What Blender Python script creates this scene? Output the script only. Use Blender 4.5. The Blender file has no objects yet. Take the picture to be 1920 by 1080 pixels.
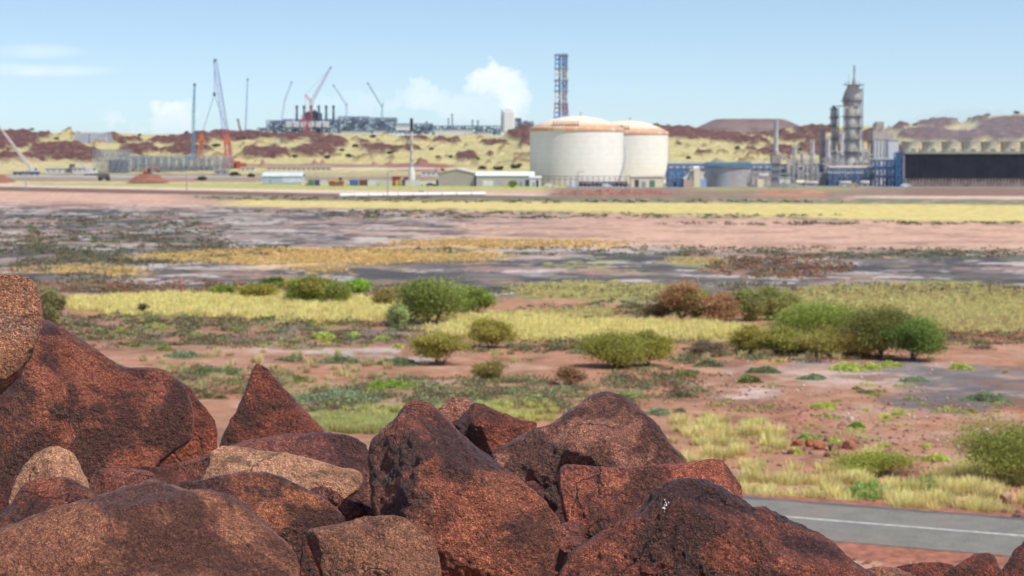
import bpy, math, random
import numpy as np
from mathutils import Vector, Matrix, noise as mnoise
S = bpy.context.scene
COL = S.collection
R = math.radians
# ------------------------------------------------------------------ camera
F = 3583.0            # focal length in pixels of the 1920 px wide photograph
CAMZ = 11.0
PITCH = math.atan(235.0 / F)
cam = bpy.data.cameras.new('camera'); camo = bpy.data.objects.new('camera', cam); COL.objects.link(camo)
camo.location = (0, 0, CAMZ); camo.rotation_euler = (R(90) - PITCH, 0, 0)
cam.sensor_width = 36; cam.lens = F / 1920 * 36; cam.clip_start = 0.5; cam.clip_end = 60000
cam.dof.use_dof = True; cam.dof.focus_distance = 6.6; cam.dof.aperture_fstop = 6.8
S.camera = camo
S.render.resolution_x, S.render.resolution_y = 1024, 576
# ------------------------------------------------------------------ light
SUN_EL, SUN_AZ = 56.0, 126.0      # azimuth measured from +Y (view direction) towards +X
S.view_settings.view_transform = 'Standard'; S.view_settings.look = 'None'
S.view_settings.gamma = 1.0; S.view_settings.exposure = 0.75
W = bpy.data.worlds.new('World'); S.world = W; W.use_nodes = True
nt = W.node_tree; nt.nodes.clear()
def nd(nt, t, **k):
    n = nt.nodes.new(t)
    for a, b in k.items():
        if a.startswith('i_'): n.inputs[int(a[2:]) if a[2:].isdigit() else a[2:].replace('_', ' ')].default_value = b
        else: setattr(n, a, b)
    return n
def math_(nt, op, a, b=None, c=None, clamp=False):
    n = nt.nodes.new('ShaderNodeMath'); n.operation = op; n.use_clamp = clamp
    for i, v in enumerate((a, b, c)):
        if v is None: continue
        if isinstance(v, (int, float)): n.inputs[i].default_value = v
        else: nt.links.new(v, n.inputs[i])
    return n.outputs[0]
sky = nd(nt, 'ShaderNodeTexSky', sky_type='NISHITA', sun_disc=False, sun_elevation=R(SUN_EL), sun_rotation=R(SUN_AZ),
         altitude=0, air_density=1.0, dust_density=0.4, ozone_density=2.0)
sk_tc = nd(nt, 'ShaderNodeTexCoord'); sk_mp = nd(nt, 'ShaderNodeMapping'); sk_mp.inputs['Location'].default_value = (0, 0, .055); sk_mp.inputs['Scale'].default_value = (1, 1, 1.55)
nt.links.new(sk_tc.outputs['Generated'], sk_mp.inputs[0]); nt.links.new(sk_mp.outputs[0], sky.inputs[0])
bg = nd(nt, 'ShaderNodeBackground', i_1=0.105); out = nd(nt, 'ShaderNodeOutputWorld')
tc = nd(nt, 'ShaderNodeTexCoord'); sp = nd(nt, 'ShaderNodeSeparateXYZ'); nt.links.new(tc.outputs['Generated'], sp.inputs[0])
az = math_(nt, 'DIVIDE', sp.outputs[0], math_(nt, 'MAXIMUM', sp.outputs[1], 0.01))
hl = math_(nt, 'DIVIDE', sp.outputs[2], math_(nt, 'MAXIMUM', sp.outputs[1], 0.01))
cmb = nd(nt, 'ShaderNodeCombineXYZ'); nt.links.new(az, cmb.inputs[0]); nt.links.new(hl, cmb.inputs[1])
def noise_(nt, vec, scale, detail=5, rough=0.55, dist=0.0):
    n = nd(nt, 'ShaderNodeTexNoise'); n.inputs['Scale'].default_value = scale; n.inputs['Detail'].default_value = detail
    n.inputs['Roughness'].default_value = rough; n.inputs['Distortion'].default_value = dist
    if vec is not None: nt.links.new(vec, n.inputs['Vector'])
    return n.outputs['Fac']
n1 = noise_(nt, cmb.outputs[0], 55, 6, 0.6)
n2 = noise_(nt, cmb.outputs[0], 130, 6, 0.62)
# clouds low over the horizon: (azimuth, height above horizon, half width, half height, density), units of view tangent
blobs = [(935,155,52,36,1.0),(960,185,34,45,.9),(915,140,26,18,.9),(890,165,26,14,.6),(880,205,70,28,.42),(800,185,50,24,.5),(790,165,26,12,.5),(720,195,70,18,.28),
         (330,205,34,20,.8),(320,235,34,24,.65),(345,225,26,30,.7),(215,225,24,18,.45),(265,243,20,12,.4),(650,190,80,20,.16),(960,225,30,20,.5)]
wisps = [(70,98,110,16,.34),(90,134,150,13,.42),(20,130,60,14,.36),(1180,170,160,12,.05)]
acc = None
def blob(x, y, rx, ry, d, jx, jy, p):
    a = math_(nt, 'MULTIPLY', math_(nt, 'SUBTRACT', jx, (x - 960) / F), F / rx)
    b = math_(nt, 'MULTIPLY', math_(nt, 'SUBTRACT', jy, (305 - y) / F), F / ry)
    q = math_(nt, 'ADD', math_(nt, 'MULTIPLY', a, a), math_(nt, 'MULTIPLY', b, b))
    return math_(nt, 'MULTIPLY', math_(nt, 'POWER', math_(nt, 'SUBTRACT', 1.0, q, clamp=True), p), d)
jx = math_(nt, 'ADD', az, math_(nt, 'MULTIPLY', math_(nt, 'SUBTRACT', n1, 0.5), 0.022))
jy = math_(nt, 'ADD', hl, math_(nt, 'MULTIPLY', math_(nt, 'SUBTRACT', n2, 0.5), 0.026))
for b in blobs:
    v = blob(*b, jx, jy, 0.45)
    acc = v if acc is None else math_(nt, 'MAXIMUM', acc, v)
cl = math_(nt, 'MULTIPLY', acc, math_(nt, 'ADD', math_(nt, 'MULTIPLY', n1, 1.5), 0.1))
for b in wisps:
    cl = math_(nt, 'MAXIMUM', cl, math_(nt, 'MULTIPLY', blob(*b, jx, hl, 1.0), math_(nt, 'MULTIPLY', n1, 1.6)))
cl = math_(nt, 'MULTIPLY', cl, math_(nt, 'MULTIPLY', math_(nt, 'GREATER_THAN', sp.outputs[1], 0.0), .88), clamp=True)
tint = nd(nt, 'ShaderNodeMix', data_type='RGBA', blend_type='MULTIPLY'); tint.inputs[0].default_value = 1.0
nt.links.new(sky.outputs[0], tint.inputs[6]); tint.inputs[7].default_value = (1.06, 1.02, .95, 1)
mx = nd(nt, 'ShaderNodeMix', data_type='RGBA'); nt.links.new(cl, mx.inputs[0])
nt.links.new(tint.outputs[2], mx.inputs[6]); mx.inputs[7].default_value = (7.0, 7.15, 7.4, 1)
nt.links.new(mx.outputs[2], bg.inputs[0]); nt.links.new(bg.outputs[0], out.inputs[0])
sl = bpy.data.lights.new('sun', 'SUN'); sl.energy = 3.2; sl.angle = R(1.5); sl.color = (1.0, 0.95, 0.87)
so = bpy.data.objects.new('sun', sl); COL.objects.link(so)
sd = Vector((math.sin(R(SUN_AZ)) * math.cos(R(SUN_EL)), math.cos(R(SUN_AZ)) * math.cos(R(SUN_EL)), math.sin(R(SUN_EL))))
so.rotation_euler = sd.to_track_quat('Z', 'Y').to_euler(); so.location = (0, -5, 40)
# ------------------------------------------------------------------ numpy helpers
rng = np.random.default_rng(7)
_perm = rng.permutation(256); _perm = np.concatenate([_perm, _perm, _perm])
_grad = rng.normal(size=(256, 3)); _grad /= np.linalg.norm(_grad, axis=1)[:, None]
def pnoise(p):
    p = np.asarray(p, float); i = np.floor(p).astype(int); f = p - i; u = f * f * f * (f * (f * 6 - 15) + 10); i &= 255
    def g(dx, dy, dz):
        h = _perm[_perm[_perm[(i[:, 0] + dx) & 255] + ((i[:, 1] + dy) & 255)] + ((i[:, 2] + dz) & 255)]
        gr = _grad[h]
        return gr[:, 0] * (f[:, 0] - dx) + gr[:, 1] * (f[:, 1] - dy) + gr[:, 2] * (f[:, 2] - dz)
    x00 = g(0,0,0) + u[:, 0] * (g(1,0,0) - g(0,0,0)); x10 = g(0,1,0) + u[:, 0] * (g(1,1,0) - g(0,1,0))
    x01 = g(0,0,1) + u[:, 0] * (g(1,0,1) - g(0,0,1)); x11 = g(0,1,1) + u[:, 0] * (g(1,1,1) - g(0,1,1))
    y0 = x00 + u[:, 1] * (x10 - x00); y1 = x01 + u[:, 1] * (x11 - x01)
    return (y0 + u[:, 2] * (y1 - y0)) * 1.7
def fbm(p, oct=4, gain=0.5):
    p = np.asarray(p, float); s = 0; a = 1.0; t = 0
    for k in range(oct):
        s = s + a * pnoise(p + 13.7 * k); t += a; a *= gain; p = p * 2.03
    return s / t
def sst(a, b, x): t = np.clip((x - a) / (b - a), 0, 1); return t * t * (3 - 2 * t)
CP, SP_ = math.cos(PITCH), math.sin(PITCH)
def ray(px, py):                       # direction scaled so that its Y component is 1
    u = (np.asarray(px, float) - 960) / F; w = (540 - np.asarray(py, float)) / F
    Y = CP + w * SP_; Z = -SP_ + w * CP
    return u / Y, Z / Y
def P(px, py, D): a, b = ray(px, py); return Vector((float(a) * D, D, CAMZ + float(b) * D))
def gD(py, z=0.0): return float((z - CAMZ) / ray(960, py)[1])
def G(px, py): return P(px, py, gD(py))
def pix(X, Y, Z):                      # world -> photo pixel (numpy)
    dz = Z - CAMZ; w = (SP_ * Y + CP * dz) / np.maximum(CP * Y - SP_ * dz, 1e-3)
    return 960 + F * X / np.maximum(CP * Y - SP_ * dz, 1e-3), 540 - F * w
# ------------------------------------------------------------------ object helpers
def tag(o, label=None, cat=None, group=None, kind=None):
    if label: o['label'] = label
    if cat: o['category'] = cat
    if group: o['group'] = group
    if kind: o['kind'] = kind
    return o
def thing(name, label, cat, loc, group=None, rz=0.0):
    o = bpy.data.objects.new(name, None); COL.objects.link(o); o.location = loc; o.rotation_euler.z = rz
    o.empty_display_size = 0.2
    return tag(o, label, cat, group)
def mesh_np(name, V, Fc, mat, parent=None, loc=None, colattr=None, smooth=False, nper=None):
    """V (n,3); Fc (m,k) index array"""
    me = bpy.data.meshes.new(name); V = np.asarray(V, np.float32); Fc = np.asarray(Fc, np.int32); k = Fc.shape[1]
    me.vertices.add(len(V)); me.vertices.foreach_set('co', V.ravel())
    me.loops.add(Fc.size); me.loops.foreach_set('vertex_index', Fc.ravel())
    me.polygons.add(len(Fc)); me.polygons.foreach_set('loop_start', np.arange(0, Fc.size, k, dtype=np.int32))
    me.polygons.foreach_set('loop_total', np.full(len(Fc), k, np.int32))
    if smooth: me.polygons.foreach_set('use_smooth', np.ones(len(Fc), bool))
    me.update(calc_edges=True)
    if colattr is not None:
        ca = me.color_attributes.new('tint', 'FLOAT_COLOR', 'POINT')
        c = np.ones((len(V), 4), np.float32); c[:, :3] = colattr; ca.data.foreach_set('color', c.ravel())
    me.materials.append(mat); o = bpy.data.objects.new(name, me); COL.objects.link(o)
    if parent: o.parent = parent
    if loc is not None: o.location = loc
    return o
class MB:
    def __init__(s): s.v = []; s.f = []
    def quadbox(s, P8):
        b = len(s.v); s.v += [tuple(p) for p in P8]
        s.f += [[b+i for i in q] for q in ((0,3,2,1),(4,5,6,7),(0,1,5,4),(1,2,6,5),(2,3,7,6),(3,0,4,7))]; return s
    def box(s, x0, x1, y0, y1, z0, z1):
        return s.quadbox([(x0,y0,z0),(x1,y0,z0),(x1,y1,z0),(x0,y1,z0),(x0,y0,z1),(x1,y0,z1),(x1,y1,z1),(x0,y1,z1)])
    def beam(s, a, b, w, w2=None, n=4):
        a = Vector(a); b = Vector(b); d = (b - a)
        if d.length < 1e-6: return s
        d.normalize(); up = Vector((0,0,1)) if abs(d.z) < .9 else Vector((0,1,0))
        x = d.cross(up).normalized(); y = d.cross(x); w2 = w if w2 is None else w2; k = len(s.v)
        for c, r in ((a, w/2), (b, w2/2)):
            for i in range(n):
                t = 2 * math.pi * (i + .5) / n; rr = r * (1.414 if n == 4 else 1)
                s.v.append(tuple(c + x * math.cos(t) * rr + y * math.sin(t) * rr))
        for i in range(n): j = (i + 1) % n; s.f.append([k+i, k+j, k+n+j, k+n+i])
        s.f.append([k+i for i in range(n)][::-1]); s.f.append([k+n+i for i in range(n)]); return s
    def lathe(s, prof, n=24, c=(0,0), axis='z', cz=0):
        """prof: list of (radius, height)"""
        k = len(s.v)
        for r, h in prof:
            for i in range(n):
                t = 2*math.pi*i/n; a = r*math.cos(t); b = r*math.sin(t)
                if axis == 'z': s.v.append((c[0]+a, c[1]+b, h))
                elif axis == 'x': s.v.append((h, c[0]+a, cz+b))
                else: s.v.append((c[0]+a, h, cz+b))
        for m in range(len(prof)-1):
            for i in range(n):
                j = (i+1) % n; s.f.append([k+m*n+i, k+m*n+j, k+(m+1)*n+j, k+(m+1)*n+i])
        s.f.append([k+i for i in range(n)][::-1]); s.f.append([k+(len(prof)-1)*n+i for i in range(n)]); return s
    def lattice(s, a, b, w, nseg, t, w2=None, tb=None):
        """four-chord lattice boom"""
        a = Vector(a); b = Vector(b); d = (b-a).normalized(); up = Vector((0,1,0))
        x = d.cross(up).normalized(); y = d.cross(x).normalized(); w2 = w2 or w; tb = tb or t * .6
        def ring(f):
            c = a.lerp(b, f); r = (w + (w2-w)*f)/2
            return [c + x*r*i + y*r*j for i, j in ((-1,-1),(1,-1),(1,1),(-1,1))]
        rs = [ring(i/nseg) for i in range(nseg+1)]
        for i in range(4): s.beam(rs[0][i], rs[-1][i], t)
        for k in range(nseg):
            for i in range(4):
                j = (i+1) % 4
                s.beam(rs[k][i], rs[k+1][j], tb) if (k+i) % 2 else s.beam(rs[k][j], rs[k+1][i], tb)
                s.beam(rs[k+1][i], rs[k+1][j], tb)
        return s
    def build(s, name, mat, parent=None, loc=None, smooth=False, bevel=0):
        me = bpy.data.meshes.new(name); me.from_pydata(s.v, [], s.f); me.update()
        me.materials.append(mat); o = bpy.data.objects.new(name, me); COL.objects.link(o)
        if smooth:
            me.polygons.foreach_set('use_smooth', np.array([len(p.vertices) == 4 for p in me.polygons]))
        if smooth: me.set_sharp_from_angle(angle=R(38))
        if parent: o.parent = parent
        if loc is not None: o.location = loc
        if bevel:
            m = o.modifiers.new('bevel', 'BEVEL'); m.width = bevel; m.segments = 2
        return o
# ------------------------------------------------------------------ materials
def srgb(r, g, b): return tuple((c/255/12.92 if c <= 10 else ((c/255+.055)/1.055)**2.4) for c in (r, g, b))
def newmat(name):
    m = bpy.data.materials.new(name); m.use_nodes = True; t = m.node_tree; b = t.nodes['Principled BSDF']; return m, t, b
def ramp(t, fac, stops, interp='LINEAR'):
    r = t.nodes.new('ShaderNodeValToRGB'); e = r.color_ramp.elements; r.color_ramp.interpolation = interp
    while len(e) < len(stops): e.new(0.5)
    for k, (p, c) in enumerate(stops):
        e[k].position = p; e[k].color = (*c, 1) if len(c) == 3 else c
    t.links.new(fac, r.inputs[0]); return r.outputs[0]
def mixc(t, fac, a, b, mode='MIX'):
    n = t.nodes.new('ShaderNodeMix'); n.data_type = 'RGBA'; n.blend_type = mode
    for s, v in ((0, fac), (6, a), (7, b)):
        if isinstance(v, (int, float)): n.inputs[s].default_value = v
        elif isinstance(v, tuple): n.inputs[s].default_value = (*v, 1) if len(v) == 3 else v
        else: t.links.new(v, n.inputs[s])
    return n.outputs[2]
_mc = {}
def M(name, col, rough=.6, metal=0.0, var=.18, scale=.35, dirt=0.0, bump=0.0):
    if name in _mc: return _mc[name]
    m, t, b = newmat(name); c = t.nodes.new('ShaderNodeTexCoord').outputs['Object']
    n = noise_(t, c, scale, 6, .65)
    lo = tuple(x*(1-var) for x in col); hi = tuple(min(1, x*(1+var)) for x in col)
    o = ramp(t, n, [(.3, lo), (.7, hi)])
    if dirt:
        mp = t.nodes.new('ShaderNodeMapping'); mp.inputs['Scale'].default_value = (1.5, 1.5, .12); t.links.new(c, mp.inputs[0])
        d = noise_(t, mp.outputs[0], .8, 5, .6)
        o = mixc(t, math_(t, 'MULTIPLY', math_(t, 'SUBTRACT', d, .45, clamp=True), dirt*4, clamp=True), o, (.20, .11, .06))
    t.links.new(o, b.inputs['Base Color']); b.inputs['Roughness'].default_value = rough; b.inputs['Metallic'].default_value = metal
    if bump:
        bn = nd(t, 'ShaderNodeBump', i_Strength=.5, i_Distance=bump); t.links.new(n, bn.inputs['Height']); t.links.new(bn.outputs[0], b.inputs['Normal'])
    _mc[name] = m; return m
# ------------------------------------------------------------------ ground sheet
def attr_ground_mat(name, s1, s2, bumpd, rough=.9):
    m, t, b = newmat(name); a = nd(t, 'ShaderNodeAttribute', attribute_name='tint')
    g = t.nodes.new('ShaderNodeNewGeometry').outputs['Position']
    n = noise_(t, g, s1, 5, .65); q = noise_(t, g, s2, 4, .6)
    v = math_(t, 'ADD', .35, math_(t, 'MULTIPLY', n, 1.3)); v2 = math_(t, 'ADD', .55, math_(t, 'MULTIPLY', q, .9))
    vv = math_(t, 'MULTIPLY', v, v2); c = nd(t, 'ShaderNodeCombineXYZ')
    for i in range(3): t.links.new(vv, c.inputs[i])
    t.links.new(mixc(t, 1.0, a.outputs['Color'], c.outputs[0], 'MULTIPLY'), b.inputs['Base Color'])
    b.inputs['Roughness'].default_value = rough; b.inputs['Specular IOR Level'].default_value = .25
    bn = nd(t, 'ShaderNodeBump', i_Strength=.7, i_Distance=bumpd); t.links.new(n, bn.inputs['Height']); t.links.new(bn.outputs[0], b.inputs['Normal'])
    return m
PINK = np.array([.49,.30,.215]); CLAY = np.array([.34,.17,.10]); RED = np.array([.30,.11,.06]); MUD = np.array([.105,.098,.10]); SALT = np.array([.47,.42,.385])
YEL = np.array([.52,.42,.155]); GOLD = np.array([.52,.34,.11]); OLIVE = np.array([.24,.22,.09]); DKG = np.array([.13,.145,.085]); BRN = np.array([.21,.125,.09]); LIME = np.array([.34,.33,.11]); GREY = np.array([.26,.25,.24]); TRK = np.array([.58,.42,.33])
def rowsx(xs, ys): return lambda x: np.interp(x, xs, ys)
def ground_color(X, Y):
    px, py = pix(X, Y, np.zeros_like(X)); n = len(X); q = np.stack([X, Y, np.zeros(n)], 1)
    nA = fbm(q / [38, 60, 1], 6, .62); nB = fbm(q / [9, 12, 1] + 50, 5, .65) * 1.25; nC = fbm(q / [2.6, 3.0, 1] + 90, 5, .62) * 1.2; nD = fbm(q / [90, 45, 1] + 20, 3)
    wx = px + nA * 90 + nB * (40 + 60 * np.clip((py - 500) / 200, 0, 1)) + nC * 20; k = np.clip((py - 345) / 200, .05, 1)
    wy = py + k * (nA * 30 + nB * 24 + nC * 12)
    C = np.tile(CLAY, (n, 1)).astype(float)
    def put(mask, col, s=1.0):
        m = np.clip(mask * s, 0, 1)[:, None]; C[:] = C * (1 - m) + np.asarray(col) * m
    def band(y0, y1, e=5, wob=1.0):       # y0, y1 arrays or numbers
        w = py + (wy - py) * wob
        return sst(y0 - e, y0 + e, w) * (1 - sst(y1 - e, y1 + e, w))
    def ell(cx, cy, rx, ry, e=.35):
        d = ((wx - cx) / rx) ** 2 + ((wy - cy) / ry) ** 2
        return 1 - sst(1 - e, 1 + e, d)
    I = lambda xs, ys: np.interp(px, xs, ys)
    put(sst(520, 640, py), CLAY * (1 + .25 * nB)[:, None])
    put(sst(.0, .35, nB + .3 * nC) * sst(600, 700, py), RED, .7)
    put(sst(.05, .4, nA + .4 * nB) * band(600, 760, 10), [.38,.22,.16], .8)
    # far clay pan and the wet grey mud
    put(band(I([0,960,1920],[350,352,352]), I([0,700,1920],[470,470,480]), 4), PINK * (1 + .18 * nB)[:, None])
    put(band(395, 500, 8) * (1 - sst(560, 900, wx)), [.27,.205,.175])
    put(band(392, 430, 5) * (1 - sst(350, 640, wx)) * sst(-.5, .1, nD), MUD * 1.15, .85)
    put(band(445, 500, 6) * (1 - sst(250, 420, wx)) * sst(-.4, .2, nD + nB), MUD * 1.1, .8)
    put(band(380, 505, 8) * (1 - sst(800, 1200, wx)) * sst(.05, .3, fbm(q / [30, 24, 1] + 7, 4)), SALT, .75)
    put(band(380, 505, 8) * (1 - sst(800, 1200, wx)) * sst(.08, .3, fbm(q / [26, 20, 1] + 77, 4)), MUD, .75)
    put(ell(900, 412, 420, 6) * sst(-.1, .2, nB), [.25,.17,.14], .6)
    put(band(405, 470, 6) * sst(900, 1300, wx) * sst(.1, .35, fbm(q / [22, 18, 1] + 31, 4)), [.33,.20,.16], .55)
    put(band(462, 500, 6) * sst(880, 1000, wx) * (1 - sst(1250, 1400, wx)), SALT * .85, .7)
    put(band(I([0,600,1250,1920],[515,512,472,478]), I([0,1000,1500,1920],[540,545,548,560]), 5) , MUD * (1 + .3 * nB)[:, None], .92)
    put(band(500, 535, 5) * sst(.0, .25, fbm(q / [14, 12, 1] + 3, 4)) * sst(180, 260, wx) * (1 - sst(640, 760, wx)), SALT * .95, .9)
    put(band(475, 535, 5) * sst(.1, .3, fbm(q / [13, 12, 1] + 63, 4)) * sst(900, 1000, wx), SALT * .8, .75)
    put(ell(1440, 500, 150, 24) * sst(-.15, .15, nC + nB), [.30,.15,.10], .7)
    put(ell(1700, 545, 260, 12) * sst(-.1, .2, nC), [.28,.14,.10], .7)
    # ragged wet streaks over both mud flats
    s1 = fbm(q / [15, 13, 1] + 141, 6, .65); s2 = fbm(q / [20, 17, 1] + 171, 6, .65); s3 = fbm(q / [10, 9, 1] + 191, 5, .65)
    fl = np.maximum(band(372, 515, 8) * (1 - sst(760, 1100, wx)) * sst(370, 395, py + px * -.01), band(I([0,600,1250,1920],[508,505,468,476]), 556, 5))
    put(fl * sst(-.08, .06, s1), [.065,.060,.062], .95); put(fl * sst(.10, .24, s2), [.32,.19,.15], .85); put(fl * sst(.14, .26, s3), [.50,.44,.42], .75); put(fl * sst(.12, .3, nC) * sst(-.2, .1, s2), [.15,.13,.085], .8)
    put(band(400, 470, 8) * sst(900, 1200, wx) * sst(.12, .3, s1), [.30,.17,.125], .7); put(band(400, 470, 8) * sst(.16, .3, s3) * sst(500, 900, wx), [.16,.12,.09], .6)
    # golden saltmarsh grass
    put(ell(600, 482, 350, 17) * sst(-.35, .0, nC + .4 * nB), GOLD); put(ell(960, 457, 240, 9) * sst(-.3, .05, nC), GOLD)
    put(ell(150, 507, 130, 9) * sst(-.2, .1, nC), GOLD, .8); put(ell(600, 508, 60, 5), GOLD, .8)
    put(ell(1120, 500, 90, 8) * sst(-.1, .1, nC), LIME * .9, .7); put(ell(1300, 492, 60, 8), LIME * .8, .6)
    # yard strips in front of the plants
    put(band(300, 353, 1.5, .2), GREY * .95); put(band(300, 342, 2, .2) * (1 - sst(300, 480, px)), [.22,.16,.13], .8)
    put(band(345, I([0,640,1000,1100],[346,357,357,352]), 1.2, .15) * (px < 1060), LIME * 1.05)
    put(band(I([0,640,1040],[346,357,365]), I([0,640,1040],[350,363,368]), .8, .08) * (px < 1060), TRK)
    put(band(I([0,640,1040],[350,363,368]), I([0,640,1060],[358,371,374]), 1.6, .3) * (px < 1060), BRN * .75)
    put(band(352, 372, 1.5, .3) * sst(1000, 1060, px), [.23,.155,.11]); put(band(352, 358, 1.5, .3) * sst(1260, 1330, px) * (1-sst(1560,1650,px)), LIME * .8, .8)
    put(ell(1480, 362, 70, 7), [.36,.17,.11]); put(band(353, 367, 1, .2) * sst(1690, 1700, px), BRN)
    put(band(I([1640,1920],[367,368]), I([1640,1920],[372,374]), .9, .1) * sst(1560, 1640, px), TRK * .9)
    put(band(I([300,700,1000,1920],[366,370,368,374]), I([300,1000,1920],[376,379,386]), 2.5, .5) * sst(300, 420, wx) * sst(-.5, -.1, nB), DKG, .9)
    ye0 = I([400,1000,1920],[375,379,385]); ye1 = I([400,1000,1500,1920],[386,396,408,419])
    put(band(ye0, ye1, 1.8, .4) * sst(380, 480, px) * sst(-.9, -.45, nC + .5 * nB), YEL)
    put(band(I([800,1300,1920],[381,381,384]), I([800,1300,1920],[389,402,414]), 2, .3) * sst(900, 1200, px), YEL)
    put(np.exp(-((wy - ye1 - 1.5) / 2.2) ** 2) * sst(500, 700, px) * sst(-.25, .1, nC), DKG * .8, .85)
    put(np.exp(-((wy - I([1250,1920],[468,478])) / 5) ** 2) * sst(1150, 1350, px) * sst(-.3, .1, nC), DKG * .9, .8)
    put(band(535, 560, 6) * sst(-.2, .3, nC + nB), [.19,.13,.09], .7)
    # grass bases under the real tufts
    put(ell(450, 575, 360, 22) * sst(-.5, -.1, nC), YEL * .75, .85); put(ell(1110, 548, 170, 16), LIME * .75, .7); put(ell(1130, 620, 330, 20), YEL * .75, .85); put(ell(1700, 570, 300, 38), LIME * .72, .8)
    put(band(588, 655, 8) * (1 - sst(850, 1000, wx)) * sst(-.15, .2, nC + .5 * nB), [.21,.12,.085], .8); put(band(600, 655, 8) * (1 - sst(850, 1000, wx)) * sst(.1, .3, nC - .5 * nB), DKG * 1.2, .7)
    put(ell(620, 640, 200, 22) * sst(-.2, .2, nB), MUD * 1.1, .7)
    put(ell(640, 665, 160, 7), SALT * .8, .8)
    # salt and grey mud pan on the right
    put(ell(1620, 705, 330, 26) * sst(-.4, .1, nB + .4 * nA), [.43,.33,.29], .9); put(ell(1560, 690, 200, 10) * sst(-.2, .1, nB), MUD * 1.35, .8); put(ell(1390, 740, 70, 16), [.45,.33,.29], .8)
    put(ell(1850, 745, 200, 36) * sst(-.7, -.2, nB), MUD * 1.05, .92); put(ell(1830, 700, 160, 16) * sst(-.2, .1, nB), MUD, .7); put(ell(1740, 775, 110, 10) * sst(-.2,.1,nB), MUD, .6)
    put(ell(820, 745, 300, 34) * sst(-.3, .1, nB + nC * .5), [.20,.19,.10], .55)
    put(ell(1650, 800, 300, 30) * sst(-.1, .3, nC), [.33,.19,.14], .5)
    put(sst(870, 960, py) * sst(-.1, .3, nC), [.33,.115,.065], .6)
    m3 = fbm(q / [4.5, 5, 1] + 211, 5, .6); put(sst(590, 640, py) * sst(.05, .28, m3), [.19,.095,.06], .75); put(sst(590, 640, py) * sst(.12, .3, -m3 + .3 * nC), [.36,.22,.155], .7)
    C *= (1 + .26 * nC)[:, None]
    far = np.clip((Y - 1400) / 3000, 0, 1)[:, None]
    return np.clip(C, .01, .8)
def ground_z(X, Y): return 0.10 * fbm(np.stack([X / 9, Y / 9, 0 * X], 1), 3) * sst(60, 80, Y) * (1 - sst(500, 700, Y))
ys = np.concatenate([np.arange(1180, 346, -1.5)])
D1 = np.array([gD(y) for y in ys]); D0 = np.array([-30000, -8000, -2000, -400, -100, -20, 5, 20, 32, 40.]); D2 = np.geomspace(D1[-1] * 1.02, 40000, 40)
Dr = np.concatenate([D0, D1, D2]); ta = np.concatenate([-np.geomspace(40, .33, 16), np.linspace(-.31, .31, 660), np.geomspace(.33, 40, 16)])
yy, tt = np.meshgrid(Dr, ta, indexing='ij'); X = tt * np.maximum(np.abs(yy), 40); Y = yy
# rows closer than 40 m are a plain fan
Xf, Yf = X.ravel(), Y.ravel(); C = ground_color(Xf, Yf); bad = Yf < 30; C[bad] = RED
V = np.stack([Xf, Yf, ground_z(Xf, Yf)], 1); nr, nc = X.shape
idx = np.arange(nr * nc).reshape(nr, nc); Q = np.stack([idx[:-1, :-1], idx[:-1, 1:], idx[1:, 1:], idx[1:, :-1]], -1).reshape(-1, 4)
gm = attr_ground_mat('soil', .9, 7.0, .06)
tag(mesh_np('ground', V, Q, gm, colattr=C, smooth=True), kind='structure')
# ------------------------------------------------------------------ near hillside carrying the boulders
def hill_py(px, D):
    base = np.interp(px, [-200, 0, 250, 600, 1250, 1400, 1560, 1700, 2100], [945, 945, 930, 950, 985, 1030, 1120, 1150, 1150])
    a = sst(5.4, 7.6, D); b = sst(9.2, 13, D)
    y = 1190 + (base - 1190) * a; return y + (1170 - y) * b
ta = np.linspace(-3.0, 3.0, 300); Dr = np.concatenate([np.linspace(-25, 1.0, 14), np.linspace(1.6, 14, 150), np.linspace(14.5, 60, 60)])
yy, tt = np.meshgrid(Dr, ta, indexing='ij'); dd = np.maximum(yy, 3.0); X = tt * np.maximum(dd, 6.0)
pxx = 960 + F * X / np.maximum(dd, .5); rz = ray(960, hill_py(pxx, dd))[1]
Z = CAMZ + rz * dd
Z = np.where(yy < 5.4, CAMZ - 1.36 + 0 * Z + (yy - 5.4) * .01, Z)
Z = np.where(yy > 40, Z - (yy - 40) * .25, Z)
nz = fbm(np.stack([X.ravel() / .8, yy.ravel() / .8, 0 * X.ravel()], 1), 5).reshape(X.shape); Z = Z + nz * .10 * sst(3, 6, yy) - .05
V = np.stack([X.ravel(), yy.ravel(), Z.ravel()], 1); nr, nc = X.shape
idx = np.arange(nr * nc).reshape(nr, nc); Q = np.stack([idx[:-1, :-1], idx[:-1, 1:], idx[1:, 1:], idx[1:, :-1]], -1).reshape(-1, 4)
C = np.tile([.16, .06, .04], (len(V), 1)) * (1 + .5 * nz.ravel())[:, None]
tag(mesh_np('hillside', V, Q, attr_ground_mat('hill_soil', 6, 40, .03), colattr=np.clip(C, .01, 1), smooth=True), kind='structure')
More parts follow.
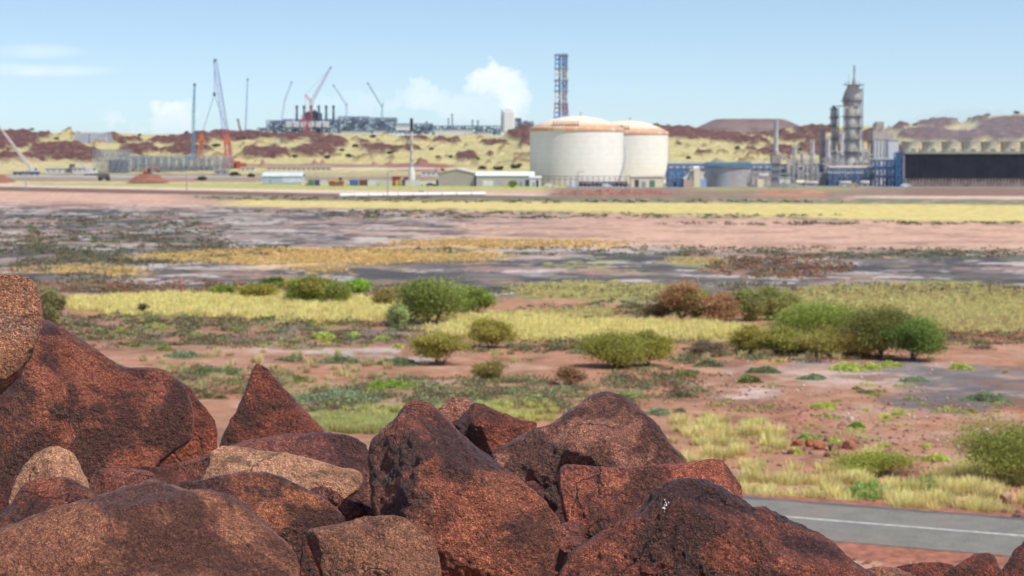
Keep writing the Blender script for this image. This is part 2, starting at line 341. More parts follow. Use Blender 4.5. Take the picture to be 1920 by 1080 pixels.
# ------------------------------------------------------------------ road
A0, A1 = G(1440, 943), G(1920, 981); dr = (A1 - A0).normalized(); nr_ = Vector((-dr.y, dr.x, 0));
if nr_.y > 0: nr_ = -nr_
c1 = G(1640, 1031); wid = (c1 - A0).dot(nr_)
def road_strip(name, o0, o1, z, mat, s0=-60, s1=120, seg=160, wob=0.0, curve=True, kind='structure'):
    V = []; Fq = []
    for i in range(seg + 1):
        s = s0 + (s1 - s0) * i / seg; p = A0 + dr * s - nr_ * (0.0006 * s * s if curve else 0)
        w = wob * mnoise.noise(Vector((s * .7, o0 * 3, 0)))
        w2 = wob * mnoise.noise(Vector((s * .7, o1 * 3, 9)))
        for o, ww in ((o0, w), (o1, w2)): q = p + nr_ * (o + ww); V.append((q.x, q.y, z))
    for i in range(seg): Fq.append([2*i, 2*i+1, 2*i+3, 2*i+2])
    return tag(mesh_np(name, V, Fq, mat), kind=kind)
m, t, b = newmat('asphalt'); g = t.nodes.new('ShaderNodeNewGeometry').outputs['Position']
n = noise_(t, g, 1.1, 5, .6); q = noise_(t, g, 30, 3, .7)
o = ramp(t, n, [(.3, (.125, .118, .10)), (.7, (.19, .18, .155))]); o = mixc(t, .35, o, ramp(t, q, [(.35, (.07, .07, .065)), (.65, (.32, .31, .28))]))
vc = nd(t, 'ShaderNodeTexVoronoi', feature='DISTANCE_TO_EDGE', i_Scale=.55); mpv = t.nodes.new('ShaderNodeVectorMath'); mpv.operation = 'MULTIPLY_ADD'; nz_ = t.nodes.new('ShaderNodeTexNoise'); nz_.inputs['Scale'].default_value = 1.3; t.links.new(g, nz_.inputs['Vector']); t.links.new(nz_.outputs['Color'], mpv.inputs[0]); mpv.inputs[1].default_value = (1.2, 1.2, 0); t.links.new(g, mpv.inputs[2]); t.links.new(mpv.outputs[0], vc.inputs['Vector'])
o = mixc(t, ramp(t, vc.outputs[0], [(.006, (.2,)*3), (.02, (0, 0, 0))]), o, (.05, .048, .045)); dn = noise_(t, g, .35, 5, .7); o = mixc(t, ramp(t, dn, [(.5, (0, 0, 0)), (.72, (.45,)*3)]), o, (.27, .16, .11))
t.links.new(o, b.inputs['Base Color']); b.inputs['Roughness'].default_value = .92; b.inputs['Specular IOR Level'].default_value = .25
bn = nd(t, 'ShaderNodeBump', i_Strength=.4, i_Distance=.01); t.links.new(q, bn.inputs['Height']); t.links.new(bn.outputs[0], b.inputs['Normal'])
asp = m
SHG = M('shoulder_gravel', (.27, .10, .06), .95, var=.5, scale=3, bump=.05)
V = []; Fq = []
for i in range(241):
    s_ = -60 + .75 * i; p = A0 + dr * s_ - nr_ * (0.0006 * s_ * s_)
    for j, (o, z_) in enumerate(((-2.6, -.12), (-.9, .10), (-.1, .135), (wid + .1, .135), (wid + .9, .10), (wid + 2.8, -.12))):
        q = p + nr_ * (o + .3 * mnoise.noise(Vector((s_ * .6, j * 3.1, 0))) * (1 if j not in (2, 3) else 0)); V.append((q.x, q.y, z_))
for i in range(240):
    for j in range(5): Fq.append([6*i+j, 6*i+j+1, 6*i+j+7, 6*i+j+6])
tag(mesh_np('road_shoulder', V, Fq, SHG, smooth=True), kind='structure')
road_strip('road', 0, wid, .15, asp, wob=.05)
road_strip('road_seal_edge', -.02, .32, .154, M('fresh_bitumen', (.085, .088, .09), .6, var=.3, scale=2), wob=.16)
road_strip('road_centre_line', wid * .47, wid * .47 + .13, .154, M('road_paint', (.55, .52, .47), .7, var=.35, scale=4), wob=.01)
# ------------------------------------------------------------------ far hills
SKX = [-900,-300,0,20,60,75,100,135,200,240,290,340,400,450,480,600,650,700,760,800,940,960,985,1000,1060,1240,1290,1320,1370,1440,1505,1530,1600,1640,1672,1690,1710,1755,1780,1795,1830,1860,1885,1920,2100,2800]
SKY = [246,246,243,244,247,250,249,248,248,250,253,250,247,248,249,249,251,252,254,252,254,245,238,236,232,239,240,245,254,251,240,238,237,236,240,232,232,224,223,230,222,217,216,212,205,215]
HD0, HD1 = 980.0, 2230.0
def hill_y(px, t): return 346 + (np.interp(px, SKX, SKY) - 346) * t
def hillD(px, py):
    s = float(np.interp(px, SKX, SKY)); return HD0 + (HD1 - HD0) * max(0.0, min(1.0, (py - 346) / (s - 346)))
ROCKP = [(22,262,58,17),(87,256,14,6),(5,278,14,5),(30,300,60,9),(115,285,58,16),(165,293,30,12),(205,258,22,4),(240,264,30,5),(262,282,38,9),(340,265,60,7),(420,256,85,8),(350,283,52,8),
 (500,289,48,10),(592,285,44,9),(560,257,48,7),(620,268,34,10),(470,255,60,6),(715,280,36,8),(764,281,26,3),(682,267,10,2),(782,262,22,5),(838,266,28,3.5),(927,268,26,4),(985,272,12,3),(874,296,22,6),(918,291,7,3),(985,252,34,12),(1070,252,50,16),
 (1250,248,60,10),(1300,254,46,8),(1360,259,36,9),(1408,267,34,7),(1437,251,44,6),(1500,260,42,7),(1530,246,44,8),(1457,285,42,10),(1527,279,28,13),(1269,271,5,2),(1405,280,9,2),(1318,288,18,4),(1590,262,30,14),
 (1640,258,30,14),(1686,239,18,7),(1755,231,40,8),(1740,254,56,11),(1805,258,44,10),(1885,244,56,22),(1960,240,60,24),(1830,225,22,5),(1690,290,40,12),(1050,290,40,8)]
px1 = np.arange(-900, 2800, 4.0); tr = np.concatenate([np.linspace(0, 1, 150), ])
PX, TT = np.meshgrid(px1, tr); py = hill_y(PX, TT); D = HD0 + (HD1 - HD0) * TT
ax, bz = ray(PX, py); X = (PX - 960) / F * D; Z = CAMZ + ray(960, py)[1] * D
# plateau behind the crest carrying the gas plant
Xb, Zb, Yb = [X], [Z], [D]
for dD in (60, 200, 450, 800, 1100):
    Dn = HD1 + dD; Xb.append(((px1 - 960) / F * Dn)[None]); Zb.append((CAMZ + ray(960, np.interp(px1, SKX, SKY) + 1.0)[1] * Dn)[None]); Yb.append(np.full((1, len(px1)), Dn))
for Dn, z in ((3700, 20.), (4300, -6.)): Xb.append(((px1 - 960) / F * Dn)[None]); Zb.append(np.full((1, len(px1)), z)); Yb.append(np.full((1, len(px1)), Dn))
PXa = np.concatenate([PX] + [px1[None]] * 7); X = np.concatenate(Xb); Z = np.concatenate(Zb); D = np.concatenate(Yb)
q = np.stack([X.ravel(), D.ravel(), 0 * X.ravel()], 1); nA = fbm(q / 90, 4).reshape(X.shape); nB = fbm(q / 22 + 9, 4).reshape(X.shape); nC = fbm(q / 8 + 4, 3).reshape(X.shape)
pyx = np.concatenate([py] + [np.full((1, len(px1)), 0.)] * 7)
msk = np.zeros_like(X)
for cx, cy, rx, ry in ROCKP:
    d = ((PXa + nA * 10 + nB * 8 - cx) / rx / 1.02) ** 2 + ((pyx + nA * 3 + nB * 3 - cy) / ry / 1.05) ** 2; msk = np.maximum(msk, 1 - sst(.6, 1.25, d))
msk = np.clip(msk * (1.35 - .6 * sst(.1, .4, nC)) , 0, 1); msk = np.maximum(msk, .85 * sst(.36, .46, nB + .35 * nA) * (pyx > 150) * (pyx < 312)); shape = X.shape
edge = sst(-900, -500, PXa) * (1 - sst(2400, 2800, PXa))
Z = (Z + 30) * edge - 30
Z = Z + msk * (2.5 + 5.0 * nB + 6.0 * nC) * sst(1000, 1200, D) + nA * 1.5 * sst(1050, 1200, D) * (D < 2300)
grs = np.array([.47, .395, .175])[None, None] * (1 + .28 * nB + .2 * nC)[..., None]
grs = grs * (1 - .55 * sst(.12, .35, nC + .3 * nA)[..., None]) + np.array([.15, .17, .09]) * .55 * sst(.12, .35, nC + .3 * nA)[..., None]
rck = np.array([.10, .038, .032])[None, None] * (1 + 1.1 * nC + .3 * nB)[..., None]
gmk = sst(.05, .3, nC + nB * .6) * (1 - msk) * sst(0.0, .5, msk * 0 + fbm(q / 40 + 77, 3).reshape(shape) + .1)
Cc = grs * (1 - msk[..., None]) + rck * msk[..., None]
Cc = Cc * (1 - .6 * gmk[..., None]) + np.array([.10, .12, .06]) * .6 * gmk[..., None]
def hp(cx, cy, rx, ry, col, s=1.0):
    global Cc
    d = ((PXa + nB * 6 - cx) / rx) ** 2 + ((pyx + nB * 1.5 - cy) / ry) ** 2; m_ = (s * (1 - sst(.7, 1.2, d)))[..., None]; Cc = Cc * (1 - m_) + np.array(col) * m_
hp(785, 313, 62, 8, (.24, .10, .07)); hp(560, 311, 330, 3, (.26, .13, .10), .8); hp(1300, 308, 120, 5, (.30, .17, .12), .8); hp(400, 333, 700, 8, (.24, .17, .135), .85); hp(330, 335, 60, 6, (.32, .16, .11), .8)
hp(670, 326, 130, 5, (.36, .31, .16), .8); hp(250, 331, 300, 3.0, (.33, .32, .30), .9); hp(700, 316, 160, 2.5, (.55, .44, .38), .8); hp(1500, 330, 400, 14, (.26, .22, .19), .9); hp(60, 312, 160, 8, (.46, .38, .22), .5); hp(1600, 312, 400, 6, (.28, .24, .20), .7)
V = np.stack([X.ravel(), D.ravel(), Z.ravel()], 1); nr, nc = shape
idx = np.arange(nr * nc).reshape(nr, nc); Q = np.stack([idx[:-1, :-1], idx[:-1, 1:], idx[1:, 1:], idx[1:, :-1]], -1).reshape(-1, 4)
tag(mesh_np('hills', V, Q, attr_ground_mat('hill_ground', .12, .5, 2.0), colattr=np.clip(Cc.reshape(-1, 3), .01, .8), smooth=True), kind='structure')
# flat-topped hill behind the right-hand plant
def mesa():
    Dm = 2900.; prof = [(1290, 243), (1318, 238), (1350, 222), (1482, 221.5), (1508, 236), (1545, 243)]; mb = []
    s = Dm / F; bot = P(960, 250, Dm).z - 20; V = []; Fq = []
    ringT = []; N = 40
    # rounded-rectangle frustum
    cx = (1416 - 960) * s
    levels = [(bot, 175 * s, 120), (P(960, 240, Dm).z, 106 * s, 85), (P(960, 236, Dm).z, 96 * s, 76), (P(960, 222.6, Dm).z, 68 * s, 48), (P(960, 221.2, Dm).z, 63 * s, 42)]
    for z, rx, ry in levels:
        for i in range(N * 2):
            t = math.pi * i / N; c, q = math.cos(t), math.sin(t); r = (abs(c) ** 4 + abs(q) ** 4) ** -.25
            j = 1 + .015 * mnoise.noise(Vector((c * 6, q * 6, z * .05)))
            V.append((cx + rx * c * r * j, Dm + 90 + ry * q * r * j, z))
    k = N * 2
    for l in range(len(levels) - 1):
        for i in range(k): Fq.append([l*k+i, l*k+(i+1) % k, (l+1)*k+(i+1) % k, (l+1)*k+i])
    V.append((cx, Dm + 90, levels[-1][0])); L = (len(levels)-1)*k
    Fq += [[L+i, L+(i+1) % k, len(V)-1, len(V)-1] for i in range(k)]
    mb = MB(); mb.v = V; mb.f = [f if f[2] != f[3] else f[:3] for f in Fq]
    o = mb.build('flat_topped_hill', M('mesa_rock', (.17, .11, .10), .95, var=.35, scale=.04, bump=2)); tag(o, kind='structure')
mesa()
# ------------------------------------------------------------------ boulders
def ico(n):
    import bmesh
    bm = bmesh.new(); bmesh.ops.create_icosphere(bm, subdivisions=n, radius=1.0); bm.verts.index_update()
    V = np.array([v.co[:] for v in bm.verts]); Fc = np.array([[v.index for v in f.verts] for f in bm.faces]); bm.free(); return V, Fc
ICO = {7: ico(7), 6: ico(6), 3: ico(3)}
def rock_mat(name, base, accent, dark, varn=.5, grain=1.0, rough=.46, pale=0.0, seed=0.0, palec=(.5, .32, .24)):
    base, accent, dark = (tuple(min(.9, q_ * g_ * k_) for q_, k_ in zip(c_, (1.06, .97, .88))) for c_, g_ in ((base, 1.6), (accent, 1.65), (dark, 1.4)))
    m, t, b = newmat(name); c = t.nodes.new('ShaderNodeTexCoord').outputs['Object']
    mp = t.nodes.new('ShaderNodeMapping'); mp.inputs['Location'].default_value = (seed, seed * 1.7, -seed); t.links.new(c, mp.inputs[0]); c = mp.outputs[0]
    big = noise_(t, c, 3.2, 6, .62, .6); mid = noise_(t, c, 14, 6, .7, .3); fine = noise_(t, c, 210, 2, .7); fin2 = noise_(t, c, 75, 4, .8)
    vo = nd(t, 'ShaderNodeTexVoronoi', i_Scale=170.0); t.links.new(c, vo.inputs['Vector'])
    vr = t.nodes.new('ShaderNodeSeparateColor'); t.links.new(vo.outputs['Color'], vr.inputs[0])
    col = mixc(t, ramp(t, mid, [(.42, (0, 0, 0)), (.58, (1, 1, 1))]), base, accent)
    if pale:
        pn = noise_(t, c, 5.5, 5, .6, .4)
        col = mixc(t, math_(t, 'MULTIPLY', ramp(t, pn, [(.5, (0, 0, 0)), (.66, (1, 1, 1))]), pale), col, palec)
    # dark desert varnish, patchy, thinner on grains
    v = math_(t, 'ADD', math_(t, 'MULTIPLY', math_(t, 'SUBTRACT', big, .5), 1.5), math_(t, 'ADD', math_(t, 'MULTIPLY', mid, .45), .275)); v = math_(t, 'ADD', v, math_(t, 'MULTIPLY', math_(t, 'SUBTRACT', fin2, .5), .42)); v = math_(t, 'ADD', v, math_(t, 'MULTIPLY', math_(t, 'SUBTRACT', fine, .5), .22))
    th = .60 - .22 * varn
    vm = ramp(t, v, [(th - .04, (0, 0, 0)), (th + .09, (.85, .85, .85))])
    col = mixc(t, vm, col, dark)
    # crystal grains
    gr = ramp(t, vr.outputs[0], [(0, (.45, .43, .43)), (.35, (.8, .77, .76)), (.72, (1.15, 1.12, 1.1)), (1, (2.1, 1.95, 1.85))])
    col = mixc(t, .72 * grain, col, gr, 'MULTIPLY')
    g2 = ramp(t, fine, [(.36, (.35, .33, .33)), (.64, (1.65, 1.6, 1.56))]); col = mixc(t, .75 * grain, col, g2, 'MULTIPLY')
    pits = ramp(t, fin2, [(.34, (.30, .28, .28)), (.46, (1, 1, 1))]); col = mixc(t, .8 * grain, col, pits, 'MULTIPLY')
    t.links.new(col, b.inputs['Base Color'])
    t.links.new(ramp(t, vm, [(0, (rough + .15,) * 3), (1, (rough - .05,) * 3)]), b.inputs['Roughness']); b.inputs['Specular IOR Level'].default_value = .5
    # a few hairline cracks, only here and there
    wv = t.nodes.new('ShaderNodeVectorMath'); wv.operation = 'MULTIPLY_ADD'; wn = t.nodes.new('ShaderNodeTexNoise'); wn.inputs['Scale'].default_value = 5; wn.inputs['Detail'].default_value = 5; t.links.new(c, wn.inputs['Vector']); t.links.new(wn.outputs['Color'], wv.inputs[0]); wv.inputs[1].default_value = (.3, .3, .3); t.links.new(c, wv.inputs[2])
    ve = nd(t, 'ShaderNodeTexVoronoi', feature='DISTANCE_TO_EDGE', i_Scale=2.6); t.links.new(wv.outputs[0], ve.inputs['Vector'])
    cm = math_(t, 'MULTIPLY', ramp(t, ve.outputs['Distance'], [(.003, (1, 1, 1)), (.014, (0, 0, 0))]), ramp(t, noise_(t, c, 2.1, 3, .5), [(.54, (0, 0, 0)), (.62, (1, 1, 1))]))
    col2_ = mixc(t, math_(t, 'MULTIPLY', cm, .55), col, (.02, .012, .01)); t.links.new(col2_, b.inputs['Base Color'])
    chk = noise_(t, c, 34, 5, .72, .4); vb = nd(t, 'ShaderNodeTexVoronoi', feature='SMOOTH_F1', i_Scale=52.0); t.links.new(c, vb.inputs['Vector'])
    h = math_(t, 'ADD', math_(t, 'ADD', math_(t, 'MULTIPLY', fin2, .8), math_(t, 'MULTIPLY', fine, .3)), math_(t, 'SUBTRACT', math_(t, 'MULTIPLY', chk, 1.6), math_(t, 'MULTIPLY', vb.outputs['Distance'], .6))); h = math_(t, 'SUBTRACT', math_(t, 'ADD', h, math_(t, 'MULTIPLY', mid, 1.6)), math_(t, 'MULTIPLY', cm, .8))
    bn = nd(t, 'ShaderNodeBump', i_Strength=1.0, i_Distance=.045 * grain); t.links.new(h, bn.inputs['Height']); t.links.new(bn.outputs[0], b.inputs['Normal'])
    return m
def smooth_poly(pts, n):
    """closed Catmull-Rom through the outline"""
    p = np.array(pts, float); k = len(p); o = []
    for i in range(k):
        a, b_, c, d = p[i-1], p[i], p[(i+1) % k], p[(i+2) % k]
        for t in np.linspace(0, 1, n, endpoint=False):
            o.append(.5 * ((2*b_) + (-a+c)*t + (2*a-5*b_+4*c-d)*t*t + (-a+3*b_-3*c+d)*t**3))
    return np.array(o)
def rock(name, label, pts, D, mat, depth=None, shear=.5, planes=(), nrand=11, seed=1, cen=None, rough=1.0, group='weathered boulders heaped in the foreground', cat='boulder', lod=6, pw=2.5):
    r_ = np.random.default_rng(seed); poly = smooth_poly(pts, 8)
    c = np.array(cen if cen else ((poly[:, 0].min() + poly[:, 0].max()) / 2, (poly[:, 1].min() + poly[:, 1].max()) / 2), float)
    d = poly - c; ang = np.arctan2(-d[:, 1], d[:, 0]); rad = np.hypot(d[:, 0], d[:, 1])
    # radial function: farthest hit for each angle
    gx = np.linspace(-math.pi, math.pi, 721); Rf = np.zeros(721)
    for i in range(len(poly)):
        p0, p1 = d[i], d[(i+1) % len(d)]; dx, dy = np.cos(gx), -np.sin(gx); e = p1 - p0
        det = dx * (-e[1]) - dy * (-e[0]); det = np.where(abs(det) < 1e-9, 1e-9, det)
        tt = (p0[0] * (-e[1]) - p0[1] * (-e[0])) / det; uu = (dx * p0[1] - dy * p0[0]) / det
        hit = (tt > 0) & (uu >= -1e-6) & (uu <= 1 + 1e-6); Rf = np.where(hit, np.maximum(Rf, tt), Rf)
    Rf = np.where(Rf <= 0, rad.mean(), Rf)
    V, Fc = ICO[lod]; a, b_, cc = V[:, 0], V[:, 2], -V[:, 1]       # cc>0 towards camera
    pr = np.hypot(a, b_); th = np.arctan2(b_, a); nn = (pr ** pw + abs(cc) ** pw) ** (-1 / pw)
    s = D / F; ww = (poly[:, 0].max() - poly[:, 0].min()) * s; hh = (poly[:, 1].max() - poly[:, 1].min()) * s
    T = depth if depth else .5 * min(ww, hh) * .95
    Rr = np.interp(th, gx, Rf) * s
    L = np.stack([np.cos(th) * pr * nn * Rr, -cc * nn * T, np.sin(th) * pr * nn * Rr], 1)     # local metres, y away from camera
    sil = np.stack([np.cos(gx) * Rf * s, 0 * gx, np.sin(gx) * Rf * s], 1)
    pl = [Vector(q[:3]).normalized()[:] + (q[3],) for q in planes]
    for k in range(nrand):
        t = r_.uniform(0, 2 * math.pi); e = r_.uniform(.35, 1.0); pl.append((math.cos(t) * math.sin(e), -math.cos(e), math.sin(t) * math.sin(e), r_.uniform(.05, .42)))
    for nx, ny, nz, f in pl:
        n = np.array([nx, ny, nz]); pm = (L @ n).max(); sm = (sil @ n).max(); dd = sm + (pm - sm) * f; q = L @ n - dd
        over = np.logaddexp(0, q / (.014 * T)) * (.014 * T) * .97
        fr = sst(.0, .25, -L[:, 1] / T)[:]; L -= (over * fr)[:, None] * n
    L[:, 1] += L[:, 2] * shear
    # bumpy weathering
    pos = L + seed * 3.3; big = fbm(pos * 2.6, 2); md = fbm(pos * 7, 3); sm_ = fbm(pos * 26, 3)
    rn = np.abs(fbm(pos * 4.5 + 40, 3)); N = L / (np.linalg.norm(L, axis=1)[:, None] + 1e-6)
    inner = .35 + .65 * sst(.05, .4, abs(cc))
    rg = 1 - np.abs(fbm(pos * 3.1 + 60, 3)) * 6; crk = np.clip(rg, 0, 1) ** 2
    L += N * ((big * .022 - rn * .008 - crk * .0) * inner * T / .4 + md * .015 + sm_ * .010 * rough)[:, None]
    # to world: keep each point on its own sight direction, at its own depth
    cz = P(c[0], c[1], D)
    Y = D + L[:, 1]; k = Y / D
    Wd = np.stack([(cz.x + L[:, 0]) * k, Y, CAMZ + (cz.z - CAMZ + L[:, 2]) * k], 1)
    loc = Vector((cz.x, D, cz.z)); o = mesh_np(name, Wd - np.array(loc), Fc, mat, loc=loc, smooth=True)
    return tag(o, label, cat, group)
RB = (.21, .064, .038); OR = (.32, .115, .07); DKV = (.052, .030, .028)
m_red = rock_mat('red_boulder', RB, OR, DKV, .62, seed=1)
m_red2 = rock_mat('dark_red_boulder', (.15, .042, .027), (.28, .08, .042), DKV, .55, seed=5)
m_maroon = rock_mat('maroon_boulder', (.155, .055, .045), (.26, .10, .075), (.06, .035, .036), .5, seed=8)
m_brn = rock_mat('brown_boulder', (.20, .080, .048), (.33, .15, .085), (.085, .040, .032), .45, seed=11, grain=.85)
m_tan = rock_mat('tan_boulder', (.38, .20, .125), (.47, .275, .175), (.12, .065, .045), .15, seed=3, grain=.7, rough=.75)
m_tanb = rock_mat('tan_brown_boulder', (.19, .085, .052), (.29, .14, .085), (.07, .042, .035), .5, seed=14, grain=.9)
m_cap = rock_mat('mottled_boulder', (.29, .125, .065), (.38, .19, .11), (.09, .045, .03), .25, pale=.7, seed=17, grain=1.1)
m_var = rock_mat('varnished_boulder', (.20, .07, .04), (.38, .15, .07), (.050, .032, .036), .75, seed=21)
m_cent = rock_mat('central_boulder', (.21, .066, .040), (.34, .12, .065), (.055, .034, .034), .5, seed=23, pale=.18, palec=(.33, .16, .10))
m_brt = rock_mat('bright_red_boulder', (.28, .075, .045), (.38, .125, .07), (.08, .04, .035), .35, seed=27, pale=.2, palec=(.46, .24, .15))
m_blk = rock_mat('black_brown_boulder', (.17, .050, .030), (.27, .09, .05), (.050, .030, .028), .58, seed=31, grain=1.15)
m_pnk = rock_mat('pinkish_boulder', (.24, .10, .068), (.38, .18, .12), (.07, .032, .026), .5, seed=35, pale=.35, palec=(.5, .32, .26))
rock('boulder', 'mottled tan and brown egg shaped boulder at the left edge, highest of the heap', [(0,515),(40,516),(62,525),(77,548),(80,580),(76,615),(63,655),(43,692),(18,720),(-10,742),(-80,760),(-160,700),(-180,610),(-120,530),(-50,514)], 6.9, m_cap, seed=2, shear=.15, depth=.28, nrand=6)
rock('boulder', 'huge red boulder with a long sloping back under the egg shaped boulder', [(-150,640),(-20,600),(75,601),(112,611),(160,640),(210,672),(240,688),(300,690),(335,710),(357,745),(364,790),(355,830),(325,852),(290,884),(230,912),(160,930),(60,960),(-50,960),(-180,900)], 8.1, m_red, seed=3, shear=.45, depth=.55, planes=[(0,-.35,.9,.35),(.1,-.9,-.25,.35),(.55,-.75,.3,.4)], nrand=6, cen=(120,790))
rock('boulder', 'rounded dark red boulder tucked behind the right end of the huge red boulder', [(340,722),(372,746),(396,778),(407,815),(401,850),(360,880),(300,890),(270,800)], 8.7, m_red2, seed=4)
rock('boulder', 'pointed dark red boulder shaped like a pyramid', [(487,684),(502,690),(526,720),(560,758),(590,788),(610,815),(615,860),(560,895),(440,895),(398,870),(405,845),(420,815),(440,775),(456,740),(469,706),(478,687)], 8.9, m_red2, seed=5, shear=.3, depth=.42, planes=[(-.5,-.75,.35,.05),(.7,-.5,.5,.02)], nrand=4, cen=(505,800), pw=1.8)
rock('boulder', 'long low maroon boulder lying behind the tan slab', [(270,890),(310,872),(350,862),(400,848),(440,832),(500,820),(560,812),(620,811),(660,818),(685,838),(696,870),(700,930),(690,975),(620,990),(500,970),(380,950),(290,930)], 7.9, m_maroon, seed=6, shear=.7, depth=.4, planes=[(0,-.4,.9,.3)])
rock('boulder', 'long pale tan slab lying in the middle of the left heap', [(375,903),(390,878),(398,850),(414,836),(440,837),(500,846),(540,850),(600,864),(640,877),(670,880),(683,894),(673,920),(655,932),(640,940),(600,945),(540,930),(470,915),(410,915)], 7.35, m_tan, seed=7, shear=.6, depth=.22, planes=[(-.75,-.6,.2,.1),(.05,-.6,.8,.3),(.1,-.9,-.35,.3)], nrand=5, cen=(530,893))
rock('boulder', 'pale tan dome topped cobble near the left edge', [(15,950),(20,925),(30,898),(50,868),(73,846),(95,837),(120,838),(140,853),(155,882),(169,918),(170,960),(110,1000),(30,990)], 6.9, m_tan, seed=8, shear=.3, nrand=5)
rock('boulder', 'rust orange boulder in front of the pale dome topped cobble', [(-60,970),(0,966),(25,940),(50,905),(90,892),(130,895),(165,914),(193,937),(190,1000),(100,1060),(0,1080),(-70,1020)], 6.35, m_red, seed=9, shear=.5)
rock('boulder', 'small purplish flat stone beside the tan dome topped cobble', [(165,915),(178,886),(208,878),(240,876),(280,883),(306,895),(335,920),(310,950),(230,965),(180,950)], 7.0, m_maroon, seed=10, shear=.6)
rock('boulder', 'very large smooth brown boulder filling the bottom left corner', [(-120,1060),(-40,1012),(0,988),(60,964),(120,944),(180,929),(240,910),(284,898),(310,904),(345,915),(400,918),(440,930),(470,950),(510,985),(545,1022),(562,1050),(566,1085),(560,1160),(430,1230),(0,1240),(-140,1160)], 5.5, m_brn, seed=11, shear=.75, depth=.42, planes=[(0,-.45,.85,.25),(-.3,-.75,.5,.4),(.6,-.7,.25,.35)], nrand=5, cen=(250,1080), lod=7)
rock('boulder', 'black varnished boulder with orange patches behind the large brown boulder', [(330,915),(380,899),(420,889),(480,884),(520,889),(560,908),(610,935),(645,963),(650,990),(630,1040),(560,1090),(480,1080),(400,1000)], 6.5, m_var, seed=12, shear=.55, depth=.35, planes=[(.35,-.55,.7,.2)])
rock('boulder', 'brown rounded boulder at the bottom between the large brown one and the central one', [(578,1012),(584,995),(620,985),(660,975),(700,967),(745,965),(775,979),(803,1003),(820,1035),(826,1075),(822,1130),(700,1160),(620,1140),(598,1080)], 5.75, m_tanb, seed=13, shear=.45, depth=.28, planes=[(-.1,-.75,.6,.35),(-.9,-.4,0,.2)], nrand=5)
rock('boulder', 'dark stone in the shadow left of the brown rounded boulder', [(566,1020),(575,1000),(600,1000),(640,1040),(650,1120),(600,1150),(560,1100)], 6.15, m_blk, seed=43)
rock('stone_slab', 'thin dark pointed slab lying beside the central boulder', [(583,914),(598,917),(640,938),(692,950),(704,972),(660,985),(612,962),(582,928)], 6.85, m_maroon, seed=14, shear=1.2, depth=.14, cat='stone slab', nrand=5)
rock('boulder', 'tallest central boulder, red with black varnish and a rounded peak', [(790,746),(812,757),(832,776),(862,810),(900,843),(940,873),(985,905),(1020,935),(1044,963),(1053,990),(1052,1030),(1042,1062),(1030,1110),(940,1190),(840,1180),(760,1080),(705,975),(696,920),(690,870),(693,838),(706,813),(738,786),(758,758),(772,748)], 6.5, m_cent, seed=15, shear=.42, depth=.42, planes=[(-.75,-.62,.1,.02),(.35,-.6,.7,.03),(.15,-.95,-.1,.35),(-.1,-.5,.8,.2)], nrand=4, cen=(865,965), lod=7, pw=2.1)
rock('stone', 'small rust red stone peeking out above the right flank of the central boulder', [(975,930),(982,906),(1001,904),(1016,920),(1028,948),(1010,985),(980,970)], 6.95, m_brt, seed=16, cat='stone')
rock('boulder', 'small rounded pinkish boulder behind the central peak', [(822,770),(840,750),(860,744),(886,754),(895,790),(870,840),(835,810)], 8.7, m_pnk, seed=17)
rock('boulder', 'wedge shaped dark red boulder behind the central boulder', [(845,800),(865,782),(884,757),(905,756),(930,769),(975,785),(1006,798),(985,850),(930,890),(890,860)], 8.3, m_red2, seed=18, shear=.5, planes=[(.3,-.6,.7,.1)])
rock('boulder', 'large brown humped boulder behind the flat topped red one', [(1138,733),(1165,740),(1190,755),(1218,778),(1240,800),(1257,830),(1290,868),(1285,930),(1180,1000),(1060,1010),(1000,970),(950,900),(918,850),(960,826),(1000,802),(1040,788),(1074,764),(1108,741)], 7.6, m_pnk, seed=19, shear=.5, depth=.5, planes=[(-.55,-.7,.35,.15),(.25,-.65,.7,.15)], nrand=6, cen=(1100,880))
rock('boulder', 'flat topped bright red boulder with a raised knob at its right end', [(1048,885),(1062,870),(1100,873),(1160,877),(1220,873),(1270,870),(1310,862),(1345,861),(1370,883),(1392,925),(1390,980),(1300,1020),(1150,1020),(1095,1005),(1060,978),(1050,930)], 6.85, m_brt, seed=20, shear=.6, depth=.34, planes=[(0,-.55,.8,.15),(-.95,-.3,0,.02),(0,-.95,-.25,.3)], nrand=5, cen=(1220,935), pw=3.5)
rock('boulder', 'large dark rough boulder in front at the right with a small white mark', [(1258,896),(1300,893),(1340,904),(1372,920),(1408,944),(1440,950),(1480,974),(1540,1000),(1580,1034),(1612,1060),(1650,1100),(1680,1220),(1000,1220),(1042,1085),(1062,1035),(1100,1010),(1150,980),(1195,948),(1222,917)], 5.7, m_blk, seed=21, shear=.5, depth=.55, planes=[(.35,-.55,.75,.1),(-.6,-.7,.35,.06),(0,-.95,.2,.4)], nrand=6, cen=(1330,1090), lod=7, pw=2.1, rough=1.6)
rock('stone_slab', 'upper of two small grey slabs wedged right of the central boulder', [(1046,1000),(1056,984),(1085,981),(1100,996),(1092,1010),(1060,1014)], 6.6, m_maroon, seed=22, shear=1, depth=.1, cat='stone slab', nrand=4)
rock('stone_slab', 'lower of two small grey slabs wedged right of the central boulder', [(1046,1018),(1062,1008),(1096,1006),(1112,1016),(1096,1032),(1060,1036)], 6.5, m_maroon, seed=23, shear=1, depth=.1, cat='stone slab', nrand=4)
rock('boulder', 'low pinkish boulder cut off at the bottom edge beside the dark rough boulder', [(1600,1085),(1622,1068),(1655,1062),(1690,1070),(1722,1088),(1700,1150),(1620,1160)], 8.6, m_pnk, seed=24)
rock('boulder', 'low reddish boulder at the bottom edge between the pinkish one and the peaked one', [(1676,1070),(1715,1055),(1770,1055),(1796,1068),(1790,1140),(1700,1150)], 9.3, m_red2, seed=25)
